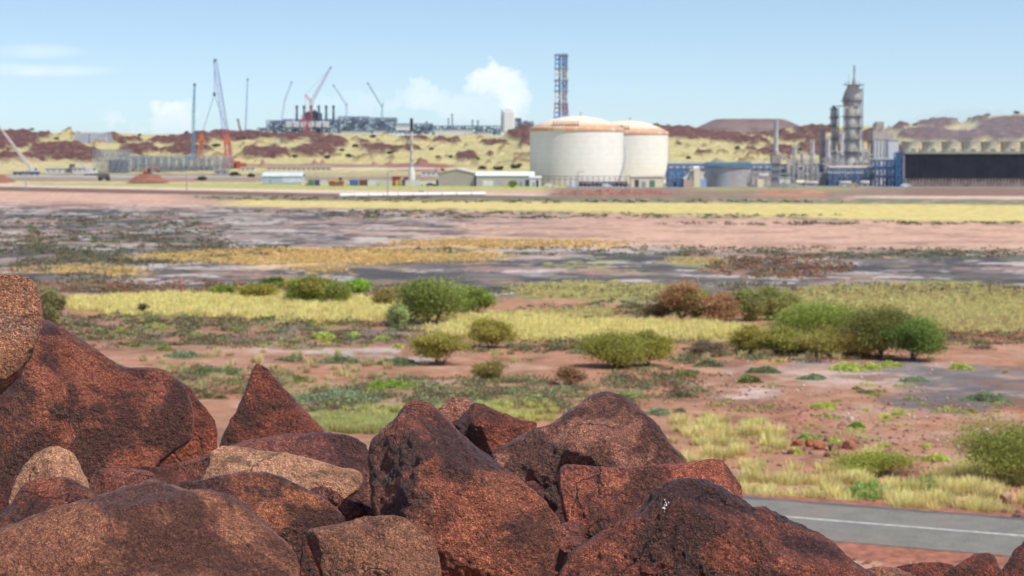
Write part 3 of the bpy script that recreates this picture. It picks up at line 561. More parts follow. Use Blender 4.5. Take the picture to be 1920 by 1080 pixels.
rock('boulder', 'small dark red peaked boulder at the bottom edge below the road', [(1768,1085),(1790,1062),(1812,1044),(1840,1036),(1857,1038),(1872,1060),(1884,1090),(1870,1150),(1790,1150)], 8.8, m_red2, seed=26, pw=1.9)
rock('boulder', 'red boulder cut off by the right edge below the road', [(1866,1090),(1884,1060),(1903,1031),(1922,1010),(1960,996),(2010,1010),(2050,1070),(2030,1170),(1880,1180)], 8.0, m_red2, seed=27)
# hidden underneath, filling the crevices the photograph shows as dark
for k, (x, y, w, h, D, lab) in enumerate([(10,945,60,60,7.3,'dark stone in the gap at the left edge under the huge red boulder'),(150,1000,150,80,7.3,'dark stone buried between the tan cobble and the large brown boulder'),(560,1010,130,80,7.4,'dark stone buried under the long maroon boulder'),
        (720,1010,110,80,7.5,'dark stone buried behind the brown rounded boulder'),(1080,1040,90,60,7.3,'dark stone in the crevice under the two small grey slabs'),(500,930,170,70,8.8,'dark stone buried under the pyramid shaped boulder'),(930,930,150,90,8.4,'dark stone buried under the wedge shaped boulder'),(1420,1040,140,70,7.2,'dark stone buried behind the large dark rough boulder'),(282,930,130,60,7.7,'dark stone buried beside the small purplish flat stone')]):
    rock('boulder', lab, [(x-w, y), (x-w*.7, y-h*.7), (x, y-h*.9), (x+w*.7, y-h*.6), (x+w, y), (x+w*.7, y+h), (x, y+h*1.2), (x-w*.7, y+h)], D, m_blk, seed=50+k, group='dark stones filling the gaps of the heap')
# white mark on the dark rough boulder: thin splash of bird lime
from mathutils.bvhtree import BVHTree
ob = [o for o in COL.objects if str(o.get('label', '')).startswith('large dark rough boulder')][0]
vs_ = [v.co.copy() for v in ob.data.vertices]; bv = BVHTree.FromPolygons(vs_, [tuple(p.vertices) for p in ob.data.polygons]); r_ = random.Random(4); V = []; Fq = []
for i in range(14):
    t_ = r_.random(); x, y = 1243 + 9 * t_ + r_.gauss(0, 2.6), 955 - 17 * t_ + r_.gauss(0, 3.0); q = r_.uniform(.4, 1.3)
    k0 = len(V); ring = []
    for j in range(8):
        a_ = j * math.pi / 4; d_ = (P(x + q * math.cos(a_) * r_.uniform(.6, 1.2), y + q * math.sin(a_) * 1.3, 1.0) - Vector((0, 0, CAMZ))).normalized(); h_ = bv.ray_cast(Vector((0, 0, CAMZ)) - ob.location, d_)
        if h_[0] is None: break
        ring.append(h_[0] - d_ * .003)
    if len(ring) == 8: V += [tuple(v) for v in ring]; Fq.append(list(range(k0, k0 + 8)))
mk = MB(); mk.v = V; mk.f = Fq; mk.build('white_mark', M('bird_lime', (.75, .74, .72), .9), ob)
# ------------------------------------------------------------------ industry
STL = M('galvanised_steel', (.30, .33, .36), .5, .3, var=.25, scale=.5); WHT = M('white_paint', (.62, .62, .60), .5, var=.08, scale=.3, dirt=.15)
CRM = M('cream_paint', (.70, .61, .44), .6, var=.1, scale=.2, dirt=.2); DKS = M('dark_steel', (.055, .065, .085), .6, var=.4, scale=.2); NVY = M('blue_grey_steel', (.11, .15, .23), .6, var=.5, scale=.12)
BLU = M('blue_steel', (.07, .16, .33), .5, var=.3, scale=.3); LBL = M('pale_blue_steel', (.25, .38, .55), .5, var=.15); REDP = M('red_paint', (.42, .055, .05), .5, var=.2); ORG = M('orange_paint', (.62, .16, .05), .5, var=.2)
YLP = M('yellow_paint', (.55, .33, .06), .5, var=.2); BLK = M('black_paint', (.02, .02, .025), .6, var=.4); CON = M('concrete', (.42, .40, .37), .85, var=.2, scale=.3, dirt=.3); BRS = M('vessel_cladding', (.46, .40, .35), .6, .05, var=.3, scale=.25, dirt=.3)
GRB = M('blue_grey_cladding', (.38, .44, .50), .5, var=.1); BGE = M('beige_cladding', (.42, .38, .33), .6, var=.08); RST = M('rusty_steel', (.30, .12, .07), .8, var=.4); GLS = M('cab_glass', (.03, .04, .05), .15); TYR = M('rubber', (.02, .02, .02), .9)
MAR = M('maroon_paint', (.18, .05, .05), .6); GRN = M('green_paint', (.09, .20, .13), .6); TEAL = M('dark_blue_paint', (.03, .07, .15), .6)
class T:
    def __init__(s, name, label, cat, px, py, D=None, group=None, rz=0.0):
        s.D = D if D else (gD(py) if py >= 346 else hillD(px, py)); s.s = s.D / F; s.px, s.py = px, py
        s.root = thing(name, label, cat, P(px, py, s.D), group, rz)
    def X(s, x): return (x - s.px) * s.s
    def Z(s, y): return (s.py - y) * s.s
    def p(s, x, y, d=0.0): return (s.X(x), d, s.Z(y))
    def box(s, m, x0, x1, y0, y1, d0, d1): m.box(s.X(x0), s.X(x1), d0, d1, s.Z(y1), s.Z(y0)); return m
    def add(s, name, m, mat, parent=None, smooth=False, bevel=0): return m.build(name, mat, parent or s.root, smooth=smooth, bevel=bevel)
# ---- the two big white storage tanks
def tank_mat():
    m, t, b = newmat('weathered_white_tank'); g = t.nodes.new('ShaderNodeTexCoord').outputs['Object']; sp = nd(t, 'ShaderNodeSeparateXYZ'); t.links.new(g, sp.inputs[0])
    n = noise_(t, g, .35, 5, .6); o = ramp(t, n, [(.3, (.74, .70, .61)), (.7, (.80, .77, .69))])
    w = t.nodes.new('ShaderNodeTexWave'); w.bands_direction = 'Z'; w.inputs['Scale'].default_value = .12; w.inputs['Distortion'].default_value = .3; t.links.new(g, w.inputs['Vector'])
    o = mixc(t, .03, o, w.outputs['Color'], 'MULTIPLY')
    mp = t.nodes.new('ShaderNodeMapping'); mp.inputs['Scale'].default_value = (.5, .5, .03); t.links.new(g, mp.inputs[0]); d = noise_(t, mp.outputs[0], 1.0, 5, .65)
    lo = math_(t, 'SUBTRACT', 1.0, math_(t, 'DIVIDE', sp.outputs[2], 14.0), clamp=True)
    o = mixc(t, math_(t, 'MULTIPLY', math_(t, 'MULTIPLY', lo, .5), d), o, (.55, .36, .22)); t.links.new(o, b.inputs['Base Color']); b.inputs['Roughness'].default_value = .55; return m
def roof_mat(top, edge):
    m, t, b = newmat('cream_dome_roof'); g = t.nodes.new('ShaderNodeTexCoord').outputs['Object']; sp = nd(t, 'ShaderNodeSeparateXYZ'); t.links.new(g, sp.inputs[0])
    n = noise_(t, g, .5, 5, .65); o = ramp(t, n, [(.3, (.68, .60, .45)), (.7, (.74, .68, .54))])
    e = math_(t, 'SUBTRACT', 1.0, math_(t, 'DIVIDE', math_(t, 'SUBTRACT', sp.outputs[2], edge), (top - edge) * .72), clamp=True)
    q = noise_(t, g, .22, 5, .7); f = math_(t, 'MULTIPLY', e, ramp(t, q, [(.34, (.35,)*3), (.54, (1, 1, 1))])); o = mixc(t, math_(t, 'MULTIPLY', f, .95), o, (.60, .22, .07))
    t.links.new(o, b.inputs['Base Color']); b.inputs['Roughness'].default_value = .6; return m
TKM = tank_mat()
def tank(cx, r, base, wall, top, D, label, stair_side=1):
    t = T('storage_tank', label, 'tank', cx, base, D + r * D / F, group='twin white storage tanks'); s = t.s; rr = r * s; zw = t.Z(wall); zt = t.Z(top)
    t.add('shell', MB().lathe([(rr, -1), (rr, zw)], 96), TKM, smooth=True)
    prof = [(rr + .35, zw), (rr + .4, zw + .9), (rr + .1, zw + 1.6)]; Rr = rr * .985; h = zt - zw - 1.7
    for k in range(0, 15): a = k / 15; prof.append((Rr * math.cos(a * math.pi / 2) ** .85 if a else Rr, zw + 1.7 + h * (1 - (1 - a) ** 1) ** 1 * 0 + zw * 0 + h * (1 - math.cos(a * math.pi / 2) ** 1.75)))
    R0 = (Rr ** 2 + h ** 2) / (2 * h); prof = prof[:3] + [(Rr * math.cos(a), 0) for a in ()]
    for k in range(0, 16): q = Rr * (1 - k / 15.5); prof.append((q, zw + 1.7 + math.sqrt(R0 ** 2 - q ** 2) - (R0 - h)))
    t.add('dome_roof', MB().lathe(prof, 96), roof_mat(zt, zw), smooth=True)
    m = MB()                                                     # hand rail round the eave
    n = 72
    for k in range(n):
        a, b_ = 2*math.pi*k/n, 2*math.pi*(k+1)/n; pa = (rr*math.cos(a), rr*math.sin(a)); pb = (rr*math.cos(b_), rr*math.sin(b_))
        m.beam((*pa, zw+1.6), (*pa, zw+2.9), .12); m.beam((*pa, zw+2.85), (*pb, zw+2.85), .12); m.beam((*pa, zw+2.25), (*pb, zw+2.25), .08)
    t.add('eave_rail', m, RST)
    m = MB()                                                     # roof platform with rusty pipework
    for k in range(9): x = -rr*.52 + k * rr * .062; y = -math.sqrt((rr*.93)**2 - x*x); m.beam((x, y, zw+1.8), (x + .5, y+.6, zw+4.6), .55); m.beam((x, y, zw+2.6), (x+rr*.062, y, zw+2.6), .35)
    t.add('roof_pipework', m, RST)
    m = MB(); m.lathe([(.6, zt-.5), (.6, zt+1.2), (.9, zt+1.3), (.9, zt+1.6)], 10, (rr*.1, 0)); t.add('roof_vent', m, WHT)
    m = MB()                                                     # spiral stair
    a0 = -math.pi/2 + stair_side * .9; N = 40
    for k in range(N):
        a = a0 + stair_side * k * .028; z = zw * k / N; q = rr + .6; m.box(q*math.cos(a)-.5, q*math.cos(a)+.5, q*math.sin(a)-.3, q*math.sin(a)+.3, z, z+.25)
    t.add('spiral_stair', m, STL)
    return t
tk1 = tank(1081, 87.5, 349, 247, 218, 905, 'larger white domed storage tank standing nearest, on the left of the pair'); tk2 = tank(1174, 78, 344, 253, 226.5, 1010, 'white domed storage tank half hidden behind the larger one')
# ---- lattice flare tower behind the tanks
t = T('flare_tower', 'tall square lattice flare tower in blue, white and red bands behind the storage tanks', 'flare tower', 1052, 336, 1500)
hw = 11 * t.s
for y0, y1, mat, nm in ((104, 130, 'b', 0), (130, 152, 'w', 1), (152, 172, 'b', 0), (172, 195, 'w', 1), (195, 212, 'r', 2), (212, 336, 'b', 0)):
    m = MB(); w0 = 2*hw * (1 if y1 < 200 else 1.15 if y1 < 215 else 1.6); m.lattice(t.p(1052, y1), t.p(1052, y0), w0, max(1, int((y1-y0)/8)), .62, w2=2*hw * (1 if y1 < 215 else 1.15), tb=.4)
    t.add('tower_section', m, {'b': M('tower_blue', (.10, .24, .62)), 'w': WHT, 'r': REDP}[mat])
for x, mt in ((1056, REDP), (1049, LBL), (1061, STL)):
    m = MB(); m.lathe([(.75, t.Z(330)), (.75, t.Z(108)), (1.3, t.Z(106)), (1.3, t.Z(102.5))], 10, (t.X(x), 0)); t.add('flare_pipe', m, mt if mt != REDP else M('dull_red_pipe', (.35, .17, .17)))
for y in (106, 130, 152, 172, 195):
    m = MB(); m.box(-hw*1.2, hw*1.2, -hw*1.2, hw*1.2, t.Z(y)-.3, t.Z(y)+.3); t.add('platform', m, STL)
# ---- flare stacks
t = T('flare_stack', 'white flare stack with a black top and a stout base in front of the hills', 'flare stack', 772, 346.5, 960)
t.add('base', MB().lathe([(7*t.s, 0), (6*t.s, t.Z(322)), (3.2*t.s, t.Z(312))], 16), WHT, smooth=True); t.add('shaft', MB().lathe([(3.2*t.s, t.Z(314)), (2.6*t.s, t.Z(246))], 16), M('stained_white', (.52, .48, .44), dirt=.6), smooth=True)
t.add('burner_tip', MB().lathe([(2.9*t.s, t.Z(247)), (3.0*t.s, t.Z(226)), (2.4*t.s, t.Z(222))], 16), BLK, smooth=True)
for a, b_ in ((779, 775.5), (765, 769)): t.add('strut', MB().beam(t.p(a, 346), t.p(b_, 310), .5), STL)
for y in (335, 322, 310, 300, 285, 270): t.add('platform', MB().box(t.X(768.5), t.X(775.5), -1, 1, t.Z(y)-.15, t.Z(y)+.15), STL)
t = T('heater_stack', 'pale grey chimney standing on a boxy heater beside the open topped grey tank', 'chimney', 1454, 349, 905); s = t.s
t.add('stack', MB().lathe([(4.6*s, t.Z(283)), (4.2*s, t.Z(229)), (4.9*s, t.Z(228)), (4.9*s, t.Z(226.5))], 20), M('chimney_grey', (.55, .54, .53), dirt=.3), smooth=True)
m = MB(); t.box(m, 1447, 1461, 305, 349, -2.5, 2.5); t.add('heater_box', m, BRS, bevel=.1)
m = MB().lathe([(9*s, t.Z(292)), (9.2*s, t.Z(289)), (4.7*s, t.Z(281))], 4); t.box(m, 1445, 1463, 291, 306, -3, 3); t.add('hood', m, M('hood_brown', (.33, .27, .24), dirt=.5))
m = MB().beam(t.p(1461, 288), t.p(1470, 297), 1.5); m.beam(t.p(1470, 297), t.p(1478, 299), 1.5); m.beam(t.p(1478, 299), t.p(1478, 326), 1.4); t.add('duct', m, BRS)
m = MB(); [t.box(m, 1446+k*3.6, 1447+k*3.6, 306, 349, -2.8, -2.5) for k in range(5)]; [t.box(m, 1445, 1463, y, y+1, -3.4, -2.6) for y in (305, 318, 331)]; t.add('frame', m, STL)
# ---- process columns
def column(name, label, cx, base, D, prof, mat, platforms, group=None, top=None, rings=()):
    t = T(name, label, 'process column', cx, base, D, group); s = t.s
    t.add('vessel', MB().lathe([(r*s, t.Z(y)) for r, y in prof], 24), mat, smooth=True)
    for y, r, x0, x1 in platforms:
        m = MB()
        for xx in np.linspace(x0*s, x1*s, 5): m.beam((xx, -r*s, t.Z(y)), (xx, -r*s, t.Z(y)+1.2), .1)
        dk = t.add('platform', MB().box(x0*s, x1*s, -r*s, r*s, t.Z(y)-.15, t.Z(y)+.15), DKS); m.box(x0*s, x1*s, -r*s-.05, -r*s+.05, t.Z(y)+1.1, t.Z(y)+1.25); t.add('hand_rail', m, DKS, parent=dk)
    return t
TWM = M('tower_cladding', (.56, .51, .45), .6, .05, var=.25, scale=.25, dirt=.22)
t = column('process_tower', 'tallest grey process tower with a bulging middle and a thin spire', 1595, 347, 950,
  [(14.5, 347), (14.5, 300), (13.5, 298), (13.5, 262), (14.5, 258), (14.5, 218), (13.5, 210), (13, 180), (12.5, 172), (9, 165), (8.5, 161)], TWM,
  [(320,17,-17,19),(285,17,-16,19),(262,16,-15,19),(240,16,-16,18),(219,16,-17,18),(190,17,-18,18),(160,12,-14,12)])
s = t.s
t.add('upper_column', MB().lathe([(8.2*s, t.Z(200)), (8.2*s, t.Z(163)), (5, t.Z(160))], 20, (5*s, -7*s)), M('tower_light', (.60, .56, .50), .6, .05, dirt=.2), smooth=True)
t.add('bulge', MB().lathe([(3*s, t.Z(204)), (8*s, t.Z(196)), (9*s, t.Z(186)), (6*s, t.Z(176)), (3*s, t.Z(170))], 16, (-9*s, -3*s)), BRS, smooth=True)
t.add('spire', MB().lathe([(3.6*s, t.Z(161)), (3.0*s, t.Z(150)), (2.2*s, t.Z(148)), (1.6*s, t.Z(130)), (2.1*s, t.Z(128)), (1.6*s, t.Z(124))], 12, (4.5*s, 0)), BRS, smooth=True)
m = MB()
for y in range(128, 346, 6): m.beam((17*s, -6, t.Z(y)), (17*s, -4.6, t.Z(y)), .12)
m.beam((17*s, -6, 0), (17*s, -6, t.Z(165)), .25); m.beam((17*s, -4.6, 0), (17*s, -4.6, t.Z(165)), .25); t.add('ladder', m, STL)
m = MB(); m.beam((15.6*s, -2, 0), (15.6*s, -2, t.Z(168)), .9); m.beam((-15.5*s, -3, 0), (-15.5*s, -3, t.Z(200)), .8); m.beam((-16*s, -3, t.Z(200)), (-8*s, -3, t.Z(203)), .8); m.beam((-7*s, -2, t.Z(142)), (-7*s, -2, t.Z(160)), .3); t.add('downcomer_pipe', m, M('pale_pipe', (.5, .48, .46)))
t = column('process_tower', 'slimmer grey process tower with a bulging head, left of the tallest tower', 1562, 347, 955,
  [(6.5, 347), (6.2, 290), (5, 284), (4.6, 240), (5.8, 236), (6.6, 222), (6.4, 208), (3.6, 201), (1, 198)], M('tower_grey', (.52, .48, .42), .6, .05, dirt=.2), [(318,8,-9,9),(290,8,-9,9),(262,7,-8,8),(238,8,-9,8),(222,8,-9,9),(205,7,-8,8)])
s = t.s; m = MB(); m.beam((6*s, 0, t.Z(200)), (22*s, 2, t.Z(199)), .5); m.beam((8*s, -1, t.Z(300)), (8*s, -1, t.Z(205)), .5); t.add('bridge_pipe', m, STL)
t = T('lattice_column', 'narrow reddish grey lattice column left of the slimmer process tower', 'lattice column', 1541, 347, 960)
m = MB().lattice(t.p(1541, 347), t.p(1541, 240), 8.5*t.s, 13, .38); t.add('frame', m, M('dusty_red_steel', (.52, .41, .41)))
t.add('inner_vessel', MB().lathe([(2.6*t.s, 0), (2.6*t.s, t.Z(248))], 12), M('dusty_pink_cladding', (.52, .42, .41), dirt=.1), smooth=True)
for y in (312, 290, 268, 246): m = MB(); t.box(m, 1535.5, 1546.5, y, y+.8, -1.6, 1.6); t.add('platform', m, STL)
def frame(t, x0, x1, y0, y1, d0, d1, nx, ny, nz, w, mat, name='frame', brace=True, lite=.7):
    m = MB(); xs = np.linspace(x0, x1, nx+1); zs = np.linspace(y1, y0, nz+1); ds = np.linspace(d0, d1, ny+1)
    for x in xs:
        for d in ds: m.beam(t.p(x, y1, d), t.p(x, y0, d), w)
    for y in zs[1:]:
        for d in ds: m.beam(t.p(x0, y, d), t.p(x1, y, d), w*lite)
        for x in xs: m.beam(t.p(x, y, d0), t.p(x, y, d1), w*lite)
    if brace:
        for i in range(nx):
            for j in range(nz):
                if (i + j) % 2 == 0: m.beam(t.p(xs[i], zs[j], d0), t.p(xs[i+1], zs[j+1], d0), w*.6)
    return t.add(name, m, mat)
t = T('reformer_building', 'tall columned process structure with a cluttered roof, left of the plain white block', 'process structure', 1650, 347, 960)
frame(t, 1632, 1668, 262, 347, -6, 6, 6, 1, 4, .7, M('pale_steel', (.50, .47, .45)))
m = MB(); t.box(m, 1634, 1666, 268, 346, -3, 4); t.add('casing', m, M('reformer_casing', (.20, .18, .19), var=.4, scale=.3, dirt=.5))
m = MB(); t.box(m, 1631, 1669, 246, 262, -6.5, 6.5); t.add('penthouse', m, BRS)
m = MB()
for k in range(9): x = 1634+k*4; t.box(m, x, x+1.2, 236+(k*37 % 7), 246, -5+k % 3, -3+k % 3); 
t.box(m, 1640, 1654, 229, 246, -3, 3); t.box(m, 1636, 1640, 233, 246, -2, 2); t.add('roof_equipment', m, BRS)
m = MB()
for k in range(6): m.lathe([(1.1, 0), (1.1, t.Z(264))], 8, (t.X(1634+k*6.2), -6.4)); 
t.add('riser_pipe', m, M('pale_riser', (.5, .5, .5)))
t = T('white_block', 'plain white clad block left of the blue end of the cooling tower', 'clad building', 1673, 347, 930)
m = MB(); t.box(m, 1662, 1681, 263, 347, -4, 4); t.add('wall', m, M('white_cladding', (.62, .62, .64), var=.05)); m = MB(); t.box(m, 1661.5, 1684, 261, 263, -4.3, 4.3); t.add('roof', m, CRM)
# ---- pipe racks
def piperack(name, label, x0, x1, ytop, base, D, mat, nx, seed, pmats, deep=9.0, group=None):
    r_ = random.Random(seed); t = T(name, label, 'pipe rack', (x0+x1)/2, base, D, group)
    frame(t, x0, x1, ytop, base, 0, deep, nx, 1, 3, .55, mat)
    zs = np.linspace(base, ytop, 4)[1:]
    for z in zs:
        for k in range(3):
            rad = r_.uniform(.25, .8); y = t.Z(z) + rad + .3; m = MB(); m.beam((t.X(x0-1), deep*(k+.6)/3.4, y), (t.X(x1+1), deep*(k+.6)/3.4, y), 2*rad, n=8); t.add('pipe', m, r_.choice(pmats))
    return t
PP = [STL, M('silver_pipe', (.48, .47, .45), .4, .3), M('buff_pipe', (.50, .42, .36)), BLU, BRS]
piperack('pipe_rack', 'long blue steel pipe rack running from the heater chimney to the process towers', 1466, 1552, 312, 346, 925, BLU, 9, 1, PP, group='blue pipe racks')
piperack('pipe_rack', 'blue steel pipe rack in front of the process towers', 1556, 1640, 318, 348, 900, BLU, 8, 2, PP, group='blue pipe racks')
piperack('pipe_rack', 'dense blue steel pipe rack ending at the cooling tower', 1640, 1686, 302, 349, 895, M('deep_blue_steel', (.06, .13, .27)), 6, 3, [BLU, BLU, STL], group='blue pipe racks')
piperack('pipe_rack', 'low pipe rack behind the open topped grey tank, right of the storage tanks', 1254, 1446, 311, 341, 985, M('rack_grey_blue', (.14, .17, .22)), 16, 4, [BLU, STL, NVY], group='blue pipe racks')
r_ = random.Random(3)
VES = [('horizontal drum on short legs left of the lattice column', 1500, 348, 880, 9, 4.2, CRM), ('buff horizontal drum under the process towers', 1520, 349, 878, 14, 3.6, BRS), ('small pale horizontal drum in front of the tallest tower', 1585, 349, 872, 11, 3.4, M('drum_buff', (.45, .38, .32))), ('buff drum right of the tallest tower', 1621, 349, 874, 9, 3.8, BRS), ('white drum left of the heater chimney, right of the open topped grey tank', 1431, 330, 915, 10, 5, WHT), ('cream drum with a domed end between the storage tanks and the open topped grey tank', 1300, 324, 900, 7, 6, CRM)]
for lab, x, y, D, hl, r, mt in VES:
    base = 349; t = T('process_drum', lab, 'drum', x, base, D, group='horizontal drums in the right-hand plant'); s = t.s; zc = t.Z(y) if y < 345 else (r + 2.5) * s
    m = MB().lathe([(r*s*.3, -hl*s), (r*s*.8, -hl*s*.93), (r*s, -hl*s*.8), (r*s, hl*s*.8), (r*s*.8, hl*s*.93), (r*s*.3, hl*s)], 16, (0, 0), 'x', zc); t.add('shell', m, mt, smooth=True)
    for q in (-.6, .6): m = MB(); m.box(q*hl*s-.5, q*hl*s+.5, -r*s*.7, r*s*.7, 0, zc - r*s*.6); t.add('saddle', m, CON)
# mixed vertical process vessels between the towers
for k, (x, top, r, mt, lab) in enumerate([(1484, 318, 2.5, BRS, 'short brown vessel right of the heater chimney'), (1490, 300, 1.6, STL, 'thin grey standpipe right of the heater chimney'), (1507, 306, 1.8, LBL, 'thin pale blue column left of the lattice column'), (1526, 296, 3.0, BRS, 'brown vessel just left of the lattice column'),
      (1552, 290, 2.6, M('dusty_red_cladding', (.33, .22, .21)), 'dusty red vessel between the lattice column and the slimmer tower'), (1576, 268, 3.4, M('pink_grey_cladding', (.38, .33, .32)), 'pinkish vessel between the slimmer and the tallest tower'), (1612, 262, 2.6, M('light_vessel', (.50, .48, .46)), 'pale vessel at the right foot of the tallest tower'), (1622, 300, 4.0, M('buff_vessel', (.48, .40, .32)), 'buff vessel left of the columned process structure'), (1571, 308, 5.0, BRS, 'squat brown vessel at the foot of the slimmer tower')]):
    t = T('process_vessel', lab, 'vessel', x, 348, 930 - k, group='upright vessels among the process towers'); s = t.s; h = t.Z(top)
    t.add('shell', MB().lathe([(r*s, 0), (r*s, h - r*s*.6), (r*s*.8, h - r*s*.2), (r*s*.2, h)], 14), mt, smooth=True)
    m = MB(); m.box(-r*s-1, r*s+1, -r*s-.8, r*s+.6, h*.72, h*.72+.25); dk = t.add('platform', m, STL); t.add('hand_rail', MB().box(-r*s-1, r*s+1, -r*s-.85, -r*s-.75, h*.72+1.0, h*.72+1.15), STL, parent=dk)
# ---- cooling tower
t = T('cooling_tower', 'long dark louvred cooling tower with a row of cream fan stacks, at the right edge', 'cooling tower', 1690, 350, 872); s = t.s
x1 = 2075; m = MB(); t.box(m, 1697, x1, 289, 334, .6, 17); t.add('fill_casing', m, M('tower_casing', (.03, .035, .05), .8, var=.3))
m = MB()
for k in range(int((x1-1697)/5.2)):
    x = 1697 + k*5.2; t.box(m, x, x+.8, 288, 335, -.2, .62)
for z in np.linspace(291, 333, 15):
    m.quadbox([t.p(1697.2, z+1.6, .55), t.p(x1, z+1.6, .55), t.p(x1, z+1.6, .6), t.p(1697.2, z+1.6, .6), t.p(1697.2, z-.2, 0), t.p(x1, z-.2, 0), t.p(x1, z-.2, .06), t.p(1697.2, z-.2, .06)])
t.add('louvre_wall', m, M('louvre_slate', (.045, .055, .085), .7, var=.5, scale=.15, dirt=.25))
for k in range(int((x1-1697)/6.2)):
    x = 1698 + k*6.2; m = MB(); m.beam(t.p(x, 350, .5), t.p(x+1.2, 334, .5), .7); m.beam(t.p(x+3.6, 350, .5), t.p(x+1.6, 334, .5), .5); m.beam(t.p(x+.6, 342, .5), t.p(x+3, 342, .5), .4)
    t.add('base_leg', m, M('weathered_timber', (.26, .19, .16), .9, var=.4))
m = MB(); t.box(m, 1697, x1, 348.5, 351, 3, 17); t.add('basin', m, CON); m = MB(); t.box(m, 1697, x1, 334, 350, 15, 17); t.add('back_wall', m, DKS)
m = MB(); t.box(m, 1694, x1, 284.5, 288.6, -.8, 18); t.add('deck', m, M('deck_green_grey', (.26, .27, .22), dirt=.4))
m = MB()
for k in range(int((x1-1694)/9)): x = 1694+k*9; m.beam(t.p(x, 285, -.8), t.p(x, 280.5, -.8), .1)
m.beam(t.p(1694, 280.5, -.8), t.p(x1, 280.5, -.8), .12); m.beam(t.p(1694, 282.6, -.8), t.p(x1, 282.6, -.8), .1); t.add('deck_rail', m, M('rail_cream', (.5, .46, .34)))
for k in range(10):
    x = 1713 + 37.2*k; c = (t.X(x), 8.5)
    f = MB().lathe([(15.5*s, t.Z(285)), (14.6*s, t.Z(280)), (14.6*s, t.Z(272)), (16.5*s, t.Z(265.5)), (16.2*s, t.Z(265.5)), (14.2*s, t.Z(272)), (14.2*s, t.Z(275))], 28, c); o = t.add('fan_stack', f, M('fan_stack_cream', (.50, .46, .35), dirt=.35), smooth=True)
    t.add('riser_pipe', MB().beam((c[0]+18.4*s, 1, t.Z(284)), (c[0]+18.4*s, 1, t.Z(270)), .9, n=8), M('motor_olive', (.22, .2, .15))); t.add('fan_motor', MB().box(c[0]-.8, c[0]+.8, -.5, 2.4, t.Z(284), t.Z(279)), M('motor_olive', (.22, .2, .15)), parent=o)
m = MB(); frame_m = M('stair_blue', (.035, .13, .27)); t.add('end_wall', MB().box(t.X(1692), t.X(1697), .2, 17, 0, t.Z(288)), M('end_wall_blue', (.05, .13, .22), var=.3))
frame(t, 1680, 1691.6, 287, 350, -1, 5, 2, 1, 6, .45, frame_m, 'stair_tower')
m = MB(); t.box(m, 1691, 1694.6, 292, 336, -1.2, 0); t.add('brown_panel', m, M('rust_panel', (.35, .22, .17)))
# ---- open topped grey tank
t = T('open_tank', 'squat grey corrugated tank with a blue walkway round its rim', 'tank', 1370, 354, 868); s = t.s; r = 43.5*s
m, tt_, b = newmat('corrugated_grey'); g = tt_.nodes.new('ShaderNodeTexCoord').outputs['Object']; w = tt_.nodes.new('ShaderNodeTexWave'); w.bands_direction = 'Z'; w.inputs['Scale'].default_value = .32; w.inputs['Distortion'].default_value = 1.0; tt_.links.new(g, w.inputs['Vector'])
n = noise_(tt_, g, .12, 5, .7); o = mixc(tt_, w.outputs['Fac'], (.30, .31, .33), (.46, .48, .50)); o = mixc(tt_, ramp(tt_, n, [(.4, (0,)*3), (.7, (.8,)*3)]), o, (.28, .20, .17)); tt_.links.new(o, b.inputs['Base Color']); b.inputs['Metallic'].default_value = .1; b.inputs['Roughness'].default_value = .5
cor = m; t.root.location.y += r
m = MB().lathe([(r, 0), (r, t.Z(313)), (r-.3, t.Z(313)), (r-.3, t.Z(318))], 64); t.add('shell', m, cor, smooth=True)
m = MB()
for k in range(48): a = 2*math.pi*k/48; b_ = 2*math.pi*(k+1)/48; q = r+.4; m.beam((q*math.cos(a), q*math.sin(a), t.Z(313)), (q*math.cos(b_), q*math.sin(b_), t.Z(313)), .6); m.beam((q*math.cos(a), q*math.sin(a), t.Z(313)), (q*math.cos(a), q*math.sin(a), t.Z(308)), .14); m.beam((q*math.cos(a), q*math.sin(a), t.Z(308)), (q*math.cos(b_), q*math.sin(b_), t.Z(308)), .18)
t.add('rim_walkway', m, BLU)
m = MB(); m.beam((-r, 0, t.Z(307)), (r, 0, t.Z(307)), .9); m.beam((-r, 1.4, t.Z(305)), (r, 1.4, t.Z(305)), .5); t.add('bridge', m, M('green_blue_bridge', (.12, .28, .32)))
# ---- buildings
def shed(name, label, x0, x1, yeave, yridge, base, D, mat, roofm, depth, ridge_x=True, doors=(), group=None, cat='shed', trim=None):
    t = T(name, label, cat, (x0+x1)/2, base, D, group); a, b_ = t.X(x0), t.X(x1); ze, zr = t.Z(yeave), t.Z(yridge)
    m = MB(); m.box(a, b_, 0, depth, -.5, ze)
    if not ridge_x:                                       # gable faces the camera
        k = len(m.v); m.v += [(a, 0, ze), (b_, 0, ze), ((a+b_)/2, 0, zr), (a, depth, ze), (b_, depth, ze), ((a+b_)/2, depth, zr)]; m.f += [[k, k+1, k+2], [k+3, k+5, k+4]]
    t.add('wall', m, mat)
    m = MB(); e = .35
    if ridge_x:
        for y0, y1, z0, z1 in ((-e, depth/2, ze, zr), (depth+e, depth/2, ze, zr)):
            m.quadbox([(a-e, y0, z0), (b_+e, y0, z0), (b_+e, y1, z1), (a-e, y1, z1), (a-e, y0, z0+.25), (b_+e, y0, z0+.25), (b_+e, y1, z1+.25), (a-e, y1, z1+.25)])
    else:
        c = (a+b_)/2
        for q in (a-e, b_+e): m.quadbox([(q, -e, ze), (c, -e, zr), (c, depth+e, zr), (q, depth+e, ze), (q, -e, ze+.25), (c, -e, zr+.25), (c, depth+e, zr+.25), (q, depth+e, ze+.25)])
    t.add('roof', m, roofm)
    for kind, dx0, dx1, dy0, mt in doors:
        m = MB(); t.box(m, dx0, dx1, dy0, base-.3, -.08, .04); t.add(kind, m, mt)
    return t
